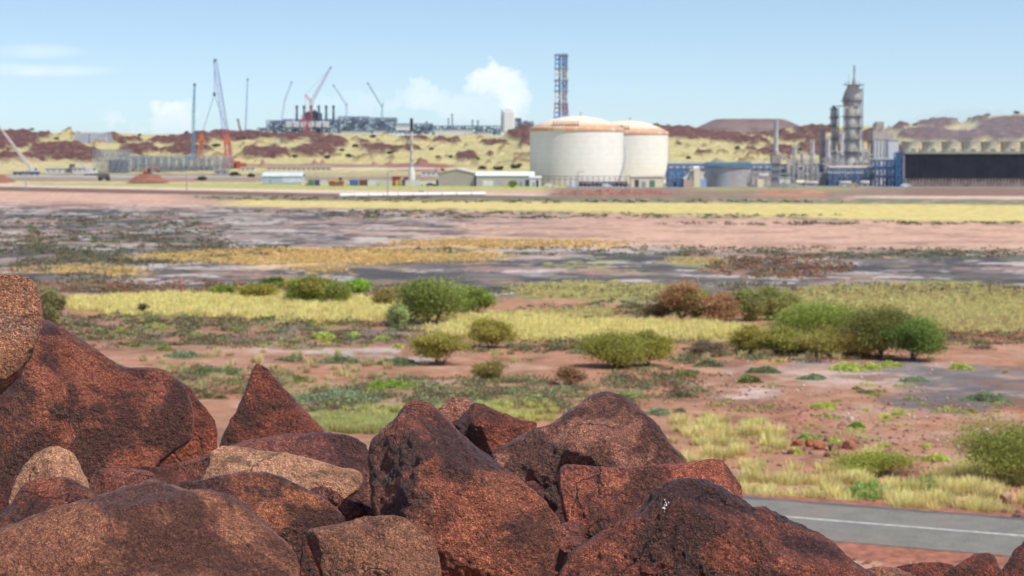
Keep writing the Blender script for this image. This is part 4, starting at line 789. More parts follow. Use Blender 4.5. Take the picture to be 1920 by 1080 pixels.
PALE = M('pale_roof', (.55, .53, .50), var=.05)
t = T('warehouse', 'large beige warehouse with a gable end, left of the storage tanks', 'warehouse', 857, 349, 900); s = t.s
L = [t.p(822, 349, 0), t.p(890, 349, -4), t.p(900, 349, 22), t.p(832, 349, 26)]
def hexa(m, q, z0, z1): return m.quadbox([(x, y, z0) for x, y, _ in q] + [(x, y, z1) for x, y, _ in q])
m = hexa(MB(), L, -.5, t.Z(325)); k = len(m.v); ap = ((L[0][0]+L[1][0])/2, (L[0][1]+L[1][1])/2, t.Z(317.5)); ap2 = ((L[2][0]+L[3][0])/2, (L[2][1]+L[3][1])/2, t.Z(317.5)); ze = t.Z(325)
m.v += [(L[0][0], L[0][1], ze), (L[1][0], L[1][1], ze), ap, (L[2][0], L[2][1], ze), (L[3][0], L[3][1], ze), ap2]; m.f += [[k, k+1, k+2], [k+3, k+4, k+5]]; t.add('wall', m, BGE)
m = MB()
for q0, q1 in ((L[0], L[3]), (L[1], L[2])): m.quadbox([(q0[0], q0[1]-.3, ze), (ap[0], ap[1]-.3, ap[2]), (ap2[0], ap2[1], ap2[2]), (q1[0], q1[1], ze), (q0[0], q0[1]-.3, ze+.4), (ap[0], ap[1]-.3, ap[2]+.4), (ap2[0], ap2[1], ap2[2]+.4), (q1[0], q1[1], ze+.4)])
t.add('roof', m, M('cream_roof', (.58, .53, .45), var=.05))
shed('long_shed', 'long low grey shed with a bright white roof, between warehouse and storage tanks', 893, 1001, 330, 323, 349, 893, M('shed_grey', (.36, .36, .36), var=.06), M('white_roof', (.72, .72, .72), var=.03), 14, doors=[('roller_door', 905, 925, 338, WHT), ('roller_door', 940, 958, 339, BGE), ('door', 975, 978, 341, BLU), ('window', 985, 992, 337, GLS)])
shed('small_office', 'small white flat roofed office in front of the long low shed', 994, 1014, 334, 331, 351, 872, M('office_white', (.6, .6, .58)), WHT, 6, doors=[('door', 999, 1002, 341, BLU), ('window', 1005, 1010, 338, GLS)], cat='office')
shed('portable_building', 'pale blue grey shed with a lighter right half, left of the container row', 492, 566, 331, 324, 343, 985, GRB, M('blue_white_roof', (.52, .58, .64)), 14, doors=[('wall_panel', 530, 565, 333, M('light_cladding', (.52, .56, .60))), ('door', 505, 509, 336, STL)])
shed('control_building', 'cream building with a dark green door at the right foot of the storage tanks', 1183, 1243, 332, 329, 351.5, 862, CRM, M('cream_flat_roof', (.5, .46, .38)), 9, doors=[('door', 1218, 1228, 338, GRN), ('window', 1190, 1198, 337, DKS), ('vent', 1203, 1211, 340, STL)], cat='building')
# equipment right of the storage tanks
t = T('compressor_house', 'blue and white equipment block right of the cream building', 'equipment', 1268, 351, 866)
m = MB(); t.box(m, 1256, 1281, 334, 351, 0, 8); t.add('enclosure', m, M('pale_enclosure', (.45, .50, .56), dirt=.2)); frame(t, 1255, 1282, 316, 351, -1, 9, 4, 1, 3, .5, BLU)
m = MB(); t.box(m, 1258, 1266, 322, 333, 1, 6); t.box(m, 1270, 1278, 325, 333, 2, 6); t.add('cabinet', m, LBL); m = MB(); t.box(m, 1262, 1270, 341, 350.6, -.1, .3); t.add('opening', m, BLK)
t = T('filter_unit', 'cream filter unit with a rounded white top left of the open topped grey tank', 'equipment', 1307, 352, 862); s = t.s
m = MB(); t.box(m, 1301, 1313, 318, 352, 0, 5); t.add('body', m, CRM); t.add('cap', MB().lathe([(2, -7*s), (4.4*s, -6.6*s), (4.6*s, 6.6*s), (2, 7*s)], 14, (2.5, 0), 'x', t.Z(316)), WHT, smooth=True); m = MB(); t.box(m, 1282, 1300, 338, 352, 0, 5); t.add('skid', m, M('pink_buff', (.46, .32, .26))); m = MB(); t.box(m, 1313, 1325, 336, 352, 1, 5); t.add('side_cabinet', m, LBL)
m = MB().beam(t.p(1283, 336, 3), t.p(1300, 322, 3), 1.6); m.beam(t.p(1316, 350, 3), t.p(1318, 322, 3), 1.5); t.add('duct', m, M('pale_duct', (.52, .50, .46)))
t = T('twin_hut', 'pair of small cream huts right of the heater chimney', 'hut', 1470, 350, 880)
for x in (1461, 1472): m = MB(); t.box(m, x, x+10, 333, 350, 0, 4); m.box(t.X(x)-.2, t.X(x+10)+.2, -.3, 4.3, t.Z(333), t.Z(332)); t.add('hut', m, M('hut_cream', (.60, .57, .50), dirt=.2))
m = MB(); t.box(m, 1467, 1470, 342, 349.8, -.06, .05); t.add('door', m, DKS)
t = T('tank_skid', 'cream skid with pipework right of the open topped grey tank', 'equipment', 1427, 351, 866)
m = MB(); t.box(m, 1420, 1432, 337, 351, 0, 4); t.add('body', m, CRM); frame(t, 1414, 1446, 322, 351, 4, 9, 5, 1, 2, .35, BRS)
t = T('pipe_manifold', 'long low pipe manifold with railings along the foot of the larger storage tank', 'pipework', 1080, 350.5, 874)
m = MB()
for k in range(16): x = 1018+k*10.4; m.beam(t.p(x, 350.5), t.p(x, 331), .22)
m.beam(t.p(1018, 331), t.p(1180, 331), .25); m.beam(t.p(1018, 336), t.p(1180, 336), .2); t.add('railing', m, DKS)
for y, mt in ((347, DKS), (344, BRS), (341.5, NVY)): m = MB(); m.beam(t.p(1085, y, 2), t.p(1178, y, 2), .9, n=8); t.add('pipe', m, mt)
for k in range(12): x = 1088+k*7.5; m = MB(); t.box(m, x, x+3.2, 342+k % 3, 350.5, 1, 3); t.add('valve', m, DKS, bevel=.15)
m = MB(); t.box(m, 1068, 1083, 337, 350, 0, 3); t.add('cabinet', m, M('white_cabinet', (.6, .6, .6)))
# ---- shipping containers
CONT = [(565,577,'m','cream container left of a dark one in the row before the hills',CRM),(577,588,'m','grey green container at the left end of the row',GRN),(589,599,'m','dark navy container, leftmost dark blue one of the row',TEAL),(601,612,'m','white container between the navy one and the yellow loader',WHT),(644,653,'m','cream container just right of the yellow loader',CRM),(655,672,'m','long bright blue container right of the yellow loader',M('container_blue',(.05,.14,.36))),(673,689,'m','maroon container right of the long bright blue one',MAR),(690,710,'m','long white container right of the maroon one',WHT),
 (711,734,'m','longest off white container, left of the brown one',M('offwhite',(.52,.52,.46))),(735,742,'m','brown container left of the yellow one',RST),(743,752,'m','mustard yellow container near the black topped flare stack',YLP),(753,760,'m','small navy container left of the black topped flare stack',TEAL),(762,788,'m','white container at the foot of the black topped flare stack',WHT),(817,837,'m','blue container in front of the beige warehouse',M('container_sky',(.07,.24,.45))),(838,853,'m','cream container with a brown end in front of the beige warehouse',CRM),(983,992,'m','small blue container in front of the long low shed',BLU),(970,982,'m','white container in front of the long low shed',WHT)]
for k, (x0, x1, _, lab, mt) in enumerate(CONT):
    t = T('shipping_container', lab, 'shipping container', (x0+x1)/2, 348.5, 905 - (k % 3) * 2, group='shipping containers in the yard'); m = MB(); a, b_ = t.X(x0)+.15, t.X(x1)-.15; m.box(a, b_, 0, 2.5, .15, 2.75)
    n = max(4, int((b_-a)/.5))
    for i in range(n): x = a + (b_-a)*(i+.25)/n; m.box(x, x+(b_-a)/n*.5, -.06, .02, .3, 2.6)
    t.add('body', m, mt); m = MB(); m.box(a-.03, b_+.03, -.08, .1, .1, .3); m.box(a-.03, b_+.03, -.08, .1, 2.6, 2.8); m.box(a-.05, a+.12, -.08, .1, .1, 2.8); m.box(b_-.12, b_+.05, -.08, .1, .1, 2.8); t.add('frame', m, mt)
BLD = [(85,128,316,325,'pale blue white row of stores behind the far left crane',M('pale_store',(.50,.54,.56))),(136,172,315,326,'pale store right of the dark shed at the left',M('pale_store2',(.55,.57,.56))),(285,398,313,320,'long white wall below the grey steel frames',CON),(451,478,314,322,'white store right of the red crawler crane',M('off_white_wall',(.6,.57,.54))),(500,620,313.5,319,'long pale pink wall at the foot of the hills',M('pale_wall',(.52,.46,.42))),(402,428,320,326,'low grey block under the right end of the steel frames',CON),(130,137,308,325,'dark upright shed between the two pale stores',M('shed_brown',(.16,.13,.11))),(790,845,322,330,'low white roofed shelter behind the flare stack',WHT),(735,750,332,338,'small red roofed shelter behind the container row',REDP),(757,768,333,338,'smallest red roofed shelter left of the flare stack',REDP)]
for x0, x1, y0, y1, lab, mt in BLD:
    t = T('yard_building', lab, 'building', (x0+x1)/2, y1, hillD((x0+x1)/2, y1), group='low buildings in the left yard'); m = MB(); t.box(m, x0, x1, y0, y1+1, 0, 6); t.add('wall', m, mt); m = MB(); m.box(t.X(x0)-.4, t.X(x1)+.4, -.4, 6.4, t.Z(y0), t.Z(y0)+.35); t.add('roof', m, PALE if mt is not REDP else REDP)
    n = int((x1-x0)/9)
    for i in range(n):
        if y1-y0 > 5: m = MB(); x = x0+(i+.4)*(x1-x0)/n; t.box(m, x, x+2.2, y0+2.5, y0+5.5, -.07, .05); t.add('window', m, GLS)
# ---- laid pipe, rock bund, mounds
r_ = random.Random(5)
for k in range(10):
    x0 = 636 + k*27.5; x1 = x0 + 26; y0 = 362.6 + (x0-640)*.012; y1 = y0 + .33
    if k == 0: lab = 'laid white pipe length at the left end of the line beside the track'
    elif k == 9: lab = 'laid white pipe length at the right end of the line beside the track'
    else: lab = ['second', 'third', 'fourth', 'fifth', 'sixth', 'seventh', 'eighth', 'ninth'][k-1] + ' white pipe length from the left in the line beside the track'
    yb = 369.5 - (x0-640)*.012; yb2 = yb - .33; a, b_ = G(x0, yb), G(x1, yb2); c = (a+b_)/2; m = MB().beam(a-c+Vector((0, 0, .55)), b_-c+Vector((0, 0, .55)), 1.1, n=10)
    o = m.build('pipe_length', M('white_pipe', (.74, .74, .72), .4, var=.05)); o.location = c; tag(o, lab, 'pipe', 'white pipes laid beside the track')
m = MB(); t = T('pipe_end_box', 'small white box standing on the line of laid pipes', 'box', 790, 368, 650); m.box(-.9, .9, -.6, .6, 0, 1.9); t.add('body', m, WHT); t.add('lid', MB().box(-1, 1, -.7, .7, 1.9, 2.05), WHT)
def heap(name, label, x0, x1, ytop, ybase, D, mat, depth, cat, jag=.25, seed=0, kind=None, rr=.5):
    t = P((x0+x1)/2, ybase, D); s = D/F; hw = (x1-x0)/2*s; h = (ybase-ytop)*s; u = np.linspace(-1, 1, 90); v = np.linspace(-1, 1, 26); U, Vv = np.meshgrid(u, v); q = np.stack([U.ravel()*hw/ (h*rr), Vv.ravel()*depth/(h*rr), 0*U.ravel()+seed], 1)
    e = np.clip(1 - abs(U)**2.2, 0, 1)**.8 * np.clip(1-abs(Vv)**1.6, 0, 1); Z = h*e*(1+jag*fbm(q, 4).reshape(U.shape)) - .3; V = np.stack([U.ravel()*hw, Vv.ravel()*depth, Z.ravel()], 1); idx = np.arange(U.size).reshape(U.shape)
    Q = np.stack([idx[:-1, :-1], idx[:-1, 1:], idx[1:, 1:], idx[1:, :-1]], -1).reshape(-1, 4); o = mesh_np(name, V, Q, mat, loc=t, smooth=True); tag(o, label, cat); return o
RDE = M('red_earth', (.22, .085, .055), .95, var=.4, scale=.3, bump=.4)
heap('earth_mound', 'red earth mound with the orange excavator on top', 243, 312, 324, 341, 1020, RDE, 12, 'mound', seed=2)
heap('earth_mound', 'low red earth mound at the left edge of the yard', -40, 24, 325.5, 341, 1030, RDE, 12, 'mound', seed=4)
heap('rock_bund', 'long bund of broken red rock in front of the storage tanks', 1012, 1292, 355, 368, 650, M('bund_rock', (.24, .10, .07), .95, var=.75, scale=1.1, bump=.5), 5, 'rock bund', jag=.8, seed=6, rr=1.2)
heap('earth_mound', 'reddish earth mound in front of the blue pipe racks', 1440, 1560, 354, 366, 700, M('pinkish_earth', (.34, .17, .11), .95, var=.3, scale=.2, bump=.3), 14, 'mound', seed=8)
heap('earth_bank', 'dark green grey bank under the small huts of the right-hand plant', 1430, 1520, 343, 355, 850, M('bank_grey_green', (.14, .16, .13), .95, var=.4, scale=.3), 8, 'bank', seed=9)
t = T('boundary_kerb', 'long pale concrete kerb along the front of the cooling tower', 'kerb', 1780, 352, 850); m = MB(); t.box(m, 1480, 2120, 350.8, 353, 0, .6); t.add('kerb', m, CON); m = MB()
for k in range(40): x = 1482+k*16; m.beam(t.p(x, 352), t.p(x, 345), .12)
t.add('fence_post', m, STL)
# lined slope panels on the far left hill
t = T('lined_embankment', 'grey lined embankment in two panels on the far left hill', 'embankment', 168, 270, 1960); s = t.s; m = MB()
for x0, x1, sk in ((136, 163, 4), (164, 197, 6)):
    m = MB(); m.quadbox([t.p(x0+sk, 270, -6), t.p(x1+sk, 270, -6), t.p(x1+sk, 270, 30), t.p(x0+sk, 270, 30), t.p(x0, 249, 12), t.p(x1, 249, 12), t.p(x1, 249, 31), t.p(x0, 249, 31)]); t.add('panel', m, M('liner_grey', (.22, .23, .25), .8, var=.2, scale=.1))
# ---- grey steel frames in the left yard
FR = M('frame_grey', (.32, .35, .39), .5, .2, var=.2); FR2 = M('frame_blue_grey', (.22, .26, .31), .5, .2, var=.3)
t = T('steel_frame', 'taller grey steel building frame at the left end of the two frames', 'steel frame', 207, 325, hillD(207, 325)); frame(t, 176, 236, 281, 325, 0, 22, 12, 3, 4, .42, FR); m = MB(); t.box(m, 198, 236, 300, 325, 8, 12); t.add('stored_steel', m, M('rack_steel', (.17, .20, .24), var=.6, scale=.4))
t = T('steel_frame', 'longer lower grey steel building frame full of upright columns', 'steel frame', 332, 322, hillD(332, 322)); frame(t, 238, 428, 292, 322, 0, 22, 40, 2, 2, .5, FR); 
m = MB()
for k in range(60): x = 240 + k*3.1; m.beam(t.p(x, 320, 8+(k*7 % 9)), t.p(x, 294+(k*5 % 4), 8+(k*7 % 9)), .5)
t.add('inner_column', m, FR2)
# ---- cranes
def crane(label, base, knee, tip, D, col1, col2=None, w=2.2, w2=1.0, ropes=(), body=True, group='cranes standing over the works', name='crane', back=None, nseg=18):
    t = T(name, label, 'crane', base[0], base[1], D, group)
    k = knee or base; c2 = col2 or col1
    if knee: t.add('mast', MB().lattice(t.p(*base), t.p(*knee), w, max(3, int(abs(base[1]-knee[1])/5)), .30), col1)
    t.add('boom', MB().lattice(t.p(*k), t.p(*tip), w, nseg, .26 if D < 1500 else .4, w2=w2), c2)
    if back: t.add('back_mast', MB().lattice(t.p(*k), t.p(*back), w*.6, 6, .25), col1); t.add('pendant', MB().beam(t.p(*back), t.p(*tip), .22), STL); t.add('stay', MB().beam(t.p(*back), t.p(base[0]-4, base[1]), .3), col1)
    if body:
        m = MB(); m.box(-5.5, 5, -2.5, 2.5, 1.2, 3.8); t.add('machinery_house', m, col1); m = MB(); m.box(-4.5, 4.5, -3.4, -2.2, 0, 1.2); m.box(-4.5, 4.5, 2.2, 3.4, 0, 1.2); t.add('crawler_track', m, TYR); m = MB(); m.box(3.2, 5.2, -3.3, -2.5, 1.6, 3.6); t.add('cab', m, GLS)
    m = MB(); q = t.p(*tip); m.lathe([(1.1, q[2]-.6), (1.1, q[2]+1.0)], 8, (q[0], 0)); t.add('boom_head', m, DKS)
    for a, b_ in ropes: t.add('hoist_rope', MB().beam(t.p(*a), t.p(*b_), .28), DKS)
    return t
PBL = M('crane_pale_blue', (.36, .42, .70), .5, var=.1); SKB = M('crane_sky_blue', (.10, .28, .45), .5, var=.1)
t = crane('tallest lattice crawler crane with red foot and pale blue boom', (431, 316), None, (405.5, 115), hillD(431, 316), REDP, PBL, w=3.6, w2=2.2, nseg=26, ropes=[((404, 114), (403.5, 178)), ((403.5, 178), (380, 250)), ((403.5, 178), (425, 240)), ((408, 114), (440, 312))])
m = MB(); m.lattice(t.p(431, 314), t.p(423, 243), 3.7, 9, .42, w2=3.6); t.add('red_boom_foot', m, M('boom_red', (.50, .07, .08))); t.add('hook_block', MB().lathe([(.7, t.Z(181)), (1.2, t.Z(178)), (.7, t.Z(174))], 8, (t.X(403.5), 0)), DKS)
t.add('counterweight', MB().box(t.X(425), t.X(462), -3, 3, 0, t.Z(306)).box(t.X(430), t.X(450), -2.4, 2.4, t.Z(306), t.Z(302)), REDP)
t = T('lifting_frame', 'pair of orange a-frame legs standing left of the tallest crane foot', 'lifting frame', 402, 318, hillD(402, 318) + 15)
for x in (378.5, 427):
    m = MB(); hw_ = 5
    m.beam(t.p(x, 250), t.p(x-hw_-1, 268), .8); m.beam(t.p(x, 250), t.p(x+hw_+1, 268), .8); m.beam(t.p(x-hw_-1, 268), t.p(x+hw_+1, 268), .6); m.beam(t.p(x-3, 260), t.p(x+3, 260), .5)
    m.beam(t.p(x, 250), t.p(x-11, 318), .6); m.beam(t.p(x, 250), t.p(x+5, 318), .6); m.beam(t.p(x-7, 290), t.p(x+3, 290), .5); m.beam(t.p(x-9, 303), t.p(x+4, 303), .5); m.beam(t.p(x-7, 290), t.p(x+4, 303), .4); t.add('leg_frame', m, ORG)
crane('thin sky blue crane mast, first upright left of the tallest crane', (362, 300), (364, 210), (366.5, 160), hillD(362, 300), SKB, w=1.8, w2=.8, nseg=8)
crane('thin upright blue crane right of the tallest crane', (459, 275), None, (465.5, 150), 2200, PBL, w=1.5, w2=.7, nseg=14, body=False)
crane('short maroon crane on the ridge right of the tallest crane', (452, 262), (451, 246), (446.5, 225), 1900, MAR, w=1.8, w2=1.2, nseg=5, body=True)
t = crane('red luffing crane beside the six black stacks', (579, 251), (584, 192), (620.5, 128), 2330, M('crane_red', (.55, .05, .09)), M('crane_violet', (.42, .30, .48)), w=3.4, w2=1.6, nseg=14, back=(573, 178))
t.add('second_leg', MB().lattice(t.p(574, 251), t.p(567.5, 216), 3.0, 6, .45), M('crane_red', (1, 0, 0)))
crane('slender pale crane leaning right, left of the six black stacks', (527, 232), (534, 190), (547, 155), 2480, PBL, w=1.5, w2=.8, nseg=9, body=False)
crane('pale tower crane with its jib pointing up left, nearest the six black stacks', (650, 224), (650, 199), (626, 161), 2480, PBL, w=1.6, w2=.9, nseg=9, body=False, back=(651.5, 193))
crane('pale tower crane with its jib pointing up left, farthest right of the cranes', (717, 222), (716.5, 201), (690, 157), 2480, SKB, w=1.6, w2=.9, nseg=9, body=False, back=(719, 193))
def truck_crane(label, bx, by, foot, tip, x0, x1, carrier):
    t = T('mobile_crane', label, 'crane', bx, by, hillD(bx, by), group='cranes standing over the works'); s = t.s
    a, b_ = Vector(t.p(*foot)), Vector(t.p(*tip)); m = MB().beam(a, a.lerp(b_, .45), 1.7); m.beam(a.lerp(b_, .4), a.lerp(b_, .75), 1.3); m.beam(a.lerp(b_, .72), b_, .95); t.add('telescopic_boom', m, M('boom_cream', (.52, .46, .42)))
    m = MB(); m.box(t.X(x0), t.X(x1), -1.4, 1.4, 1.0, 2.4); t.add('carrier', m, carrier)
    m = MB(); m.box(t.X(foot[0])-1.5, t.X(foot[0])+2.6, -1.3, 1.3, 2.4, 4.6); t.add('cab', m, WHT); m = MB(); m.box(t.X(foot[0])+1.2, t.X(foot[0])+2.65, -1.34, -1.2, 3.2, 4.4); t.add('window', m, GLS)
    n = 5
    for i in range(n): x = t.X(x0)+1.0+(t.X(x1)-t.X(x0)-2)*i/(n-1); t.add('wheel', MB().lathe([(.62, -1.5), (.62, -1.0)], 12, (x, 0), 'y', .62), TYR)
    return t
truck_crane('cream telescopic boom crane at the far left edge reaching up left', 66, 329, (63, 323), (-8, 226), 26, 74, TEAL); truck_crane('small white telescopic boom crane right of the dark upright shed', 172, 329, (172, 325), (147, 302), 158, 182, WHT)
# ---- yard machines
def digger(label, x, y, mt, D=None, flip=1, name='excavator', z=0):
    t = T(name, label, name, x, y, D, group='yard machines'); m = MB(); m.box(-2.2, 2.2, -1.6, -1.0, 0, 1.1); m.box(-2.2, 2.2, 1.0, 1.6, 0, 1.1); t.add('track', m, TYR); m = MB(); m.box(-2.3, 1.2, -1.4, 1.4, 1.2, 2.6); t.add('engine_house', m, mt, bevel=.12)
    m = MB(); m.box(.2*flip, 1.7*flip, -1.45, -.3, 1.25, 3.2); t.add('cab', m, GLS); m = MB().beam((1.2*flip, 0, 2.0), (3.8*flip, 0, 5.0), .6); m.beam((3.8*flip, 0, 5.0), (5.6*flip, 0, 2.4), .45); t.add('boom', m, mt); m = MB().box(5.0*flip, 6.3*flip, -.8, .8, 1.0, 2.4); t.add('bucket', m, DKS); return t
t = digger('orange excavator on top of the red earth mound', 277, 327, ORG, 1025); digger('red excavator left of the earth mound in front of the steel frames', 233, 324, REDP, None); digger('orange excavator behind the beige warehouse', 833, 325, ORG, 1250, -1)
def loader(label, x, y, D, mt, bed=False):
    t = T('dump_truck' if bed else 'wheel_loader', label, 'truck' if bed else 'loader', x, y, D, group='yard machines')
    m = MB(); m.box(-3.2, 2.8, -1.3, 1.3, 1.1, 2.3); t.add('chassis', m, mt, bevel=.1)
    m = MB(); m.box(.9, 2.4, -1.2, 1.2, 2.3, 3.6); t.add('cab', m, GLS if not bed else mt)
    m = MB(); m.quadbox([(-3.9, -1.5, 2.4), (.6, -1.5, 2.4), (.6, 1.5, 2.4), (-3.9, 1.5, 2.4), (-4.4, -1.7, 3.9), (1.0, -1.7, 3.9), (1.0, 1.7, 3.9), (-4.4, 1.7, 3.9)]) if bed else m.box(3.0, 4.6, -1.5, 1.5, .5, 2.0); t.add('bed' if bed else 'bucket', m, M('bed_brown', (.14, .12, .11)) if bed else DKS)
    for xx in (-2.2, 1.8):
        for yy_ in (-1.6, 1.1): t.add('wheel', MB().lathe([(.95, yy_), (.95, yy_+.5)], 14, (xx, 0), 'y', .95), TYR)
    return t
loader('dark dump truck parked left of the red earth mound', 196, 339, 1010, DKS, True); loader('yellow wheel loader working on a rusty frame between the containers', 632, 347, 915, YLP)
t = T('rusty_skip', 'rusty brown skip under the yellow wheel loader', 'skip', 629, 349, 895); m = MB(); m.quadbox([t.p(618, 349), t.p(642, 349), t.p(642, 349, 3), t.p(618, 349, 3), t.p(615, 342), t.p(645, 342), t.p(645, 342, 3), t.p(615, 342, 3)]); t.add('body', m, RST); m = MB(); t.box(m, 614.5, 645.5, 341.4, 342.2, -.2, 3.2); t.add('rim', m, RST)
# parked cars
def car(label, x, y, D, mt, rz=0):
    t = T('parked_car', label, 'car', x, y, D, 'cars and utes parked in the yards', rz=rz)
    prof = [(-2.3, .35), (2.3, .35), (2.35, .9), (1.3, 1.05), (.7, 1.65), (-1.2, 1.7), (-1.9, 1.1), (-2.35, 1.0)]
    m = MB(); n = len(prof); m.v = [(x_, -.85, z) for x_, z in prof] + [(x_, .85, z) for x_, z in prof]; m.f = [list(range(n)), list(range(n, 2*n))[::-1]] + [[i, n+i, n+(i+1) % n, (i+1) % n] for i in range(n)]; t.add('body', m, mt, bevel=.06)
    m = MB(); m.quadbox([(-1.3, -.87, 1.1), (1.0, -.87, 1.1), (1.0, .87, 1.1), (-1.3, .87, 1.1), (-1.1, -.8, 1.55), (.6, -.8, 1.55), (.6, .8, 1.55), (-1.1, .8, 1.55)]); t.add('window', m, GLS)
    for xx in (-1.45, 1.45):
        for yy_ in (-.9, .7): t.add('wheel', MB().lathe([(.35, yy_), (.35, yy_+.2)], 12, (xx, 0), 'y', .35), TYR)
CWH = M('car_white', (.65, .66, .68), .3, var=.02)
car('white car parked at the left foot of the cooling tower', 1698, 351.5, 858, CWH); car('white car parked under the blue pipe rack', 1583, 350, 880, CWH); car('yellow ute right of the white car under the blue pipe rack', 1599, 350, 880, YLP); car('white car between the flare stack and the warehouse', 797, 349, 905, CWH); car('white car parked beside the small white office', 1030, 351, 872, CWH); car('white car in front of the larger storage tank', 1138, 351.5, 862, CWH); car('white ute at the foot of the hills, alone on the pale wall', 617, 319.5, 1330, CWH); car('dark car left of the warehouse', 808, 349.5, 900, TEAL)
# poles
for x, y0, y1, D, lab in ((49, 320, 360, 715, 'thin pale pole, leftmost of the yard poles'), (350, 318, 359, 720, 'thin pale pole in front of the steel frames'), (727, 322, 371, 600, 'thin pale pole left of the black topped flare stack'), (1084, 322, 369, 612, 'thin dark pole in front of the larger storage tank'), (592, 318, 347, 930, 'thin pole behind the navy container'), (1784, 205, 300, 1900, 'thin mast on the far right hill')):
    if x == 1784: continue
    t = T('light_pole', lab, 'pole', x, y1, D, 'thin poles along the yard edge'); h = t.Z(y0); t.add('shaft', MB().lathe([(.18, 0), (.12, h)], 8), STL, smooth=True); m = MB(); m.beam((0, 0, h-.1), (1.2, 0, h), .15); m.box(1.0, 1.9, -.2, .2, h-.1, h+.05); t.add('lamp_arm', m, STL)
# ---- gas plant on the ridge
DG = 2520.
for k, x in enumerate((556.7, 570.3, 584, 598, 611.8, 625.5)):
    nm = ['leftmost', 'second from left', 'third from left', 'third from right', 'second from right', 'rightmost'][k]
    t = T('exhaust_stack', f'dark exhaust stack, {nm} of the six on the ridge plant', 'exhaust stack', x, 232, DG, 'six black exhaust stacks'); s = t.s
    t.add('shaft', MB().lathe([(2.3*s, 0), (2.3*s, t.Z(213)), (1.9*s, t.Z(211)), (1.9*s, t.Z(202))], 14), M('stack_slate', (.05, .08, .10)), smooth=True); t.add('collar', MB().lathe([(2.6*s, t.Z(203)), (2.6*s, t.Z(198))], 14), DKS, smooth=True)
for k, x in enumerate((541, 554.5, 568.5, 582.5, 596.5, 610)):
    nm = ['leftmost', 'second from left', 'third from left', 'third from right', 'second from right', 'rightmost'][k]
    t = T('turbine_hall', f'white box module, {nm} of the six under the exhaust stacks', 'module', x, 251, DG-14, 'six white box modules on the ridge'); m = MB(); t.box(m, x-5.4, x+5.4, 228, 239, 0, 12); t.add('casing', m, M('module_white', (.50, .50, .53), var=.1, scale=.1), bevel=.8); m = MB(); t.box(m, x-5, x-4, 239, 251, 0, 10); t.box(m, x+4, x+5, 239, 251, 0, 10); t.add('support', m, NVY)
def ridge_frame(label, x0, x1, ytop, base, D, nx, nz, fill, seed, mat=NVY, mat2=None):
    fill = int(fill * 1.8)
    r_ = random.Random(seed); t = T('process_module', label, 'process module', (x0+x1)/2, base, D, 'process modules of the ridge plant'); frame(t, x0, x1, ytop, base, 0, 26, nx, 1, nz, 1.0, mat)
    cells = {}
    for i in range(fill):
        x = r_.uniform(x0, x1-3); w = r_.uniform(2, 9); y = r_.uniform(ytop, base-2); h = r_.uniform(1.5, 5); m = cells.setdefault(r_.choice('abcd'), MB()); d = r_.uniform(1, 20); t.box(m, x, min(x+w, x1), y, min(y+h, base), d, d+r_.uniform(2, 6))
    for k_, m in cells.items(): t.add({'a': 'equipment', 'b': 'pipework', 'c': 'vessel_deck', 'd': 'enclosure'}[k_], m, {'a': NVY, 'b': M('mid_steel', (.20, .24, .29)), 'c': M('pale_blue_grey', (.34, .38, .43)), 'd': DKS}[k_])
    return t
ridge_frame('long dark steel module carrying the six white boxes on the ridge', 530, 632, 224, 252, DG+2, 16, 5, 60, 1)
ridge_frame('stepped module at the far left of the ridge plant', 500, 530, 226, 250, DG+2, 6, 4, 26, 2); ridge_frame('low module trailing off left of the ridge plant', 483, 500, 240, 250, DG, 4, 2, 12, 8)
ridge_frame('broad blue grey module right of the rightmost exhaust stack', 634, 690, 219, 251, DG+20, 10, 5, 60, 3); ridge_frame('module under the tower crane farthest right', 690, 742, 221, 250, DG, 9, 5, 46, 4); ridge_frame('low dark module behind the black topped flare stack', 742, 810, 232, 251, DG+40, 9, 3, 40, 5); ridge_frame('low dark module between the flare stack and the tall white cold box', 810, 885, 236, 252, DG+60, 11, 3, 40, 6); ridge_frame('dark module left of the tall white cold box', 885, 938, 236, 253, DG+60, 8, 3, 26, 7); ridge_frame('small dark tower module right of the tall white cold box', 966, 977, 222, 246, DG+30, 2, 5, 14, 9); ridge_frame('module peeping over the dark heap left of the storage tanks', 978, 1000, 228, 240, DG+120, 4, 2, 8, 10)
for k, (x0, x1, y0, y1, lab) in enumerate([(816, 886, 244, 249.5, 'long low white roofed building on the ridge, left of the cold box'), (896, 922, 249, 253, 'short white building at the left foot of the cold box'), (640, 690, 247, 251, 'white low building under the broad blue grey module'), (700, 724, 246, 250, 'white low building under the farthest right tower crane'), (742, 770, 236, 241, 'white roofed block left of the black topped flare stack'), (492, 508, 246, 250.5, 'tiny white building at the far left of the ridge plant'), (575, 600, 218, 224, 'pale penthouse between the exhaust stacks')]):
    t = T('ridge_building', lab, 'building', (x0+x1)/2, y1+2, DG-40 if k != 6 else DG+8, 'white buildings of the ridge plant'); m = MB(); t.box(m, x0, x1, y0, y1+3, 0, 14); t.add('wall', m, M('ridge_white', (.58, .60, .62))); m = MB(); m.box(t.X(x0)-.6, t.X(x1)+.6, -.6, 14.6, t.Z(y0), t.Z(y0)+.5); t.add('roof', m, WHT)
t = T('inlet_house', 'dark rounded air intake house between the exhaust stacks', 'intake house', 588, 226, DG+6); m = MB()
for x, y, r in ((578, 213, 6), (590, 210, 5), (598, 214, 6)): m.lathe([(r*t.s, t.Z(226)), (r*t.s, t.Z(y)), (r*t.s*.6, t.Z(y-3)), (1, t.Z(y-4))], 10, (t.X(x), 0))
t.add('housing', m, DKS)
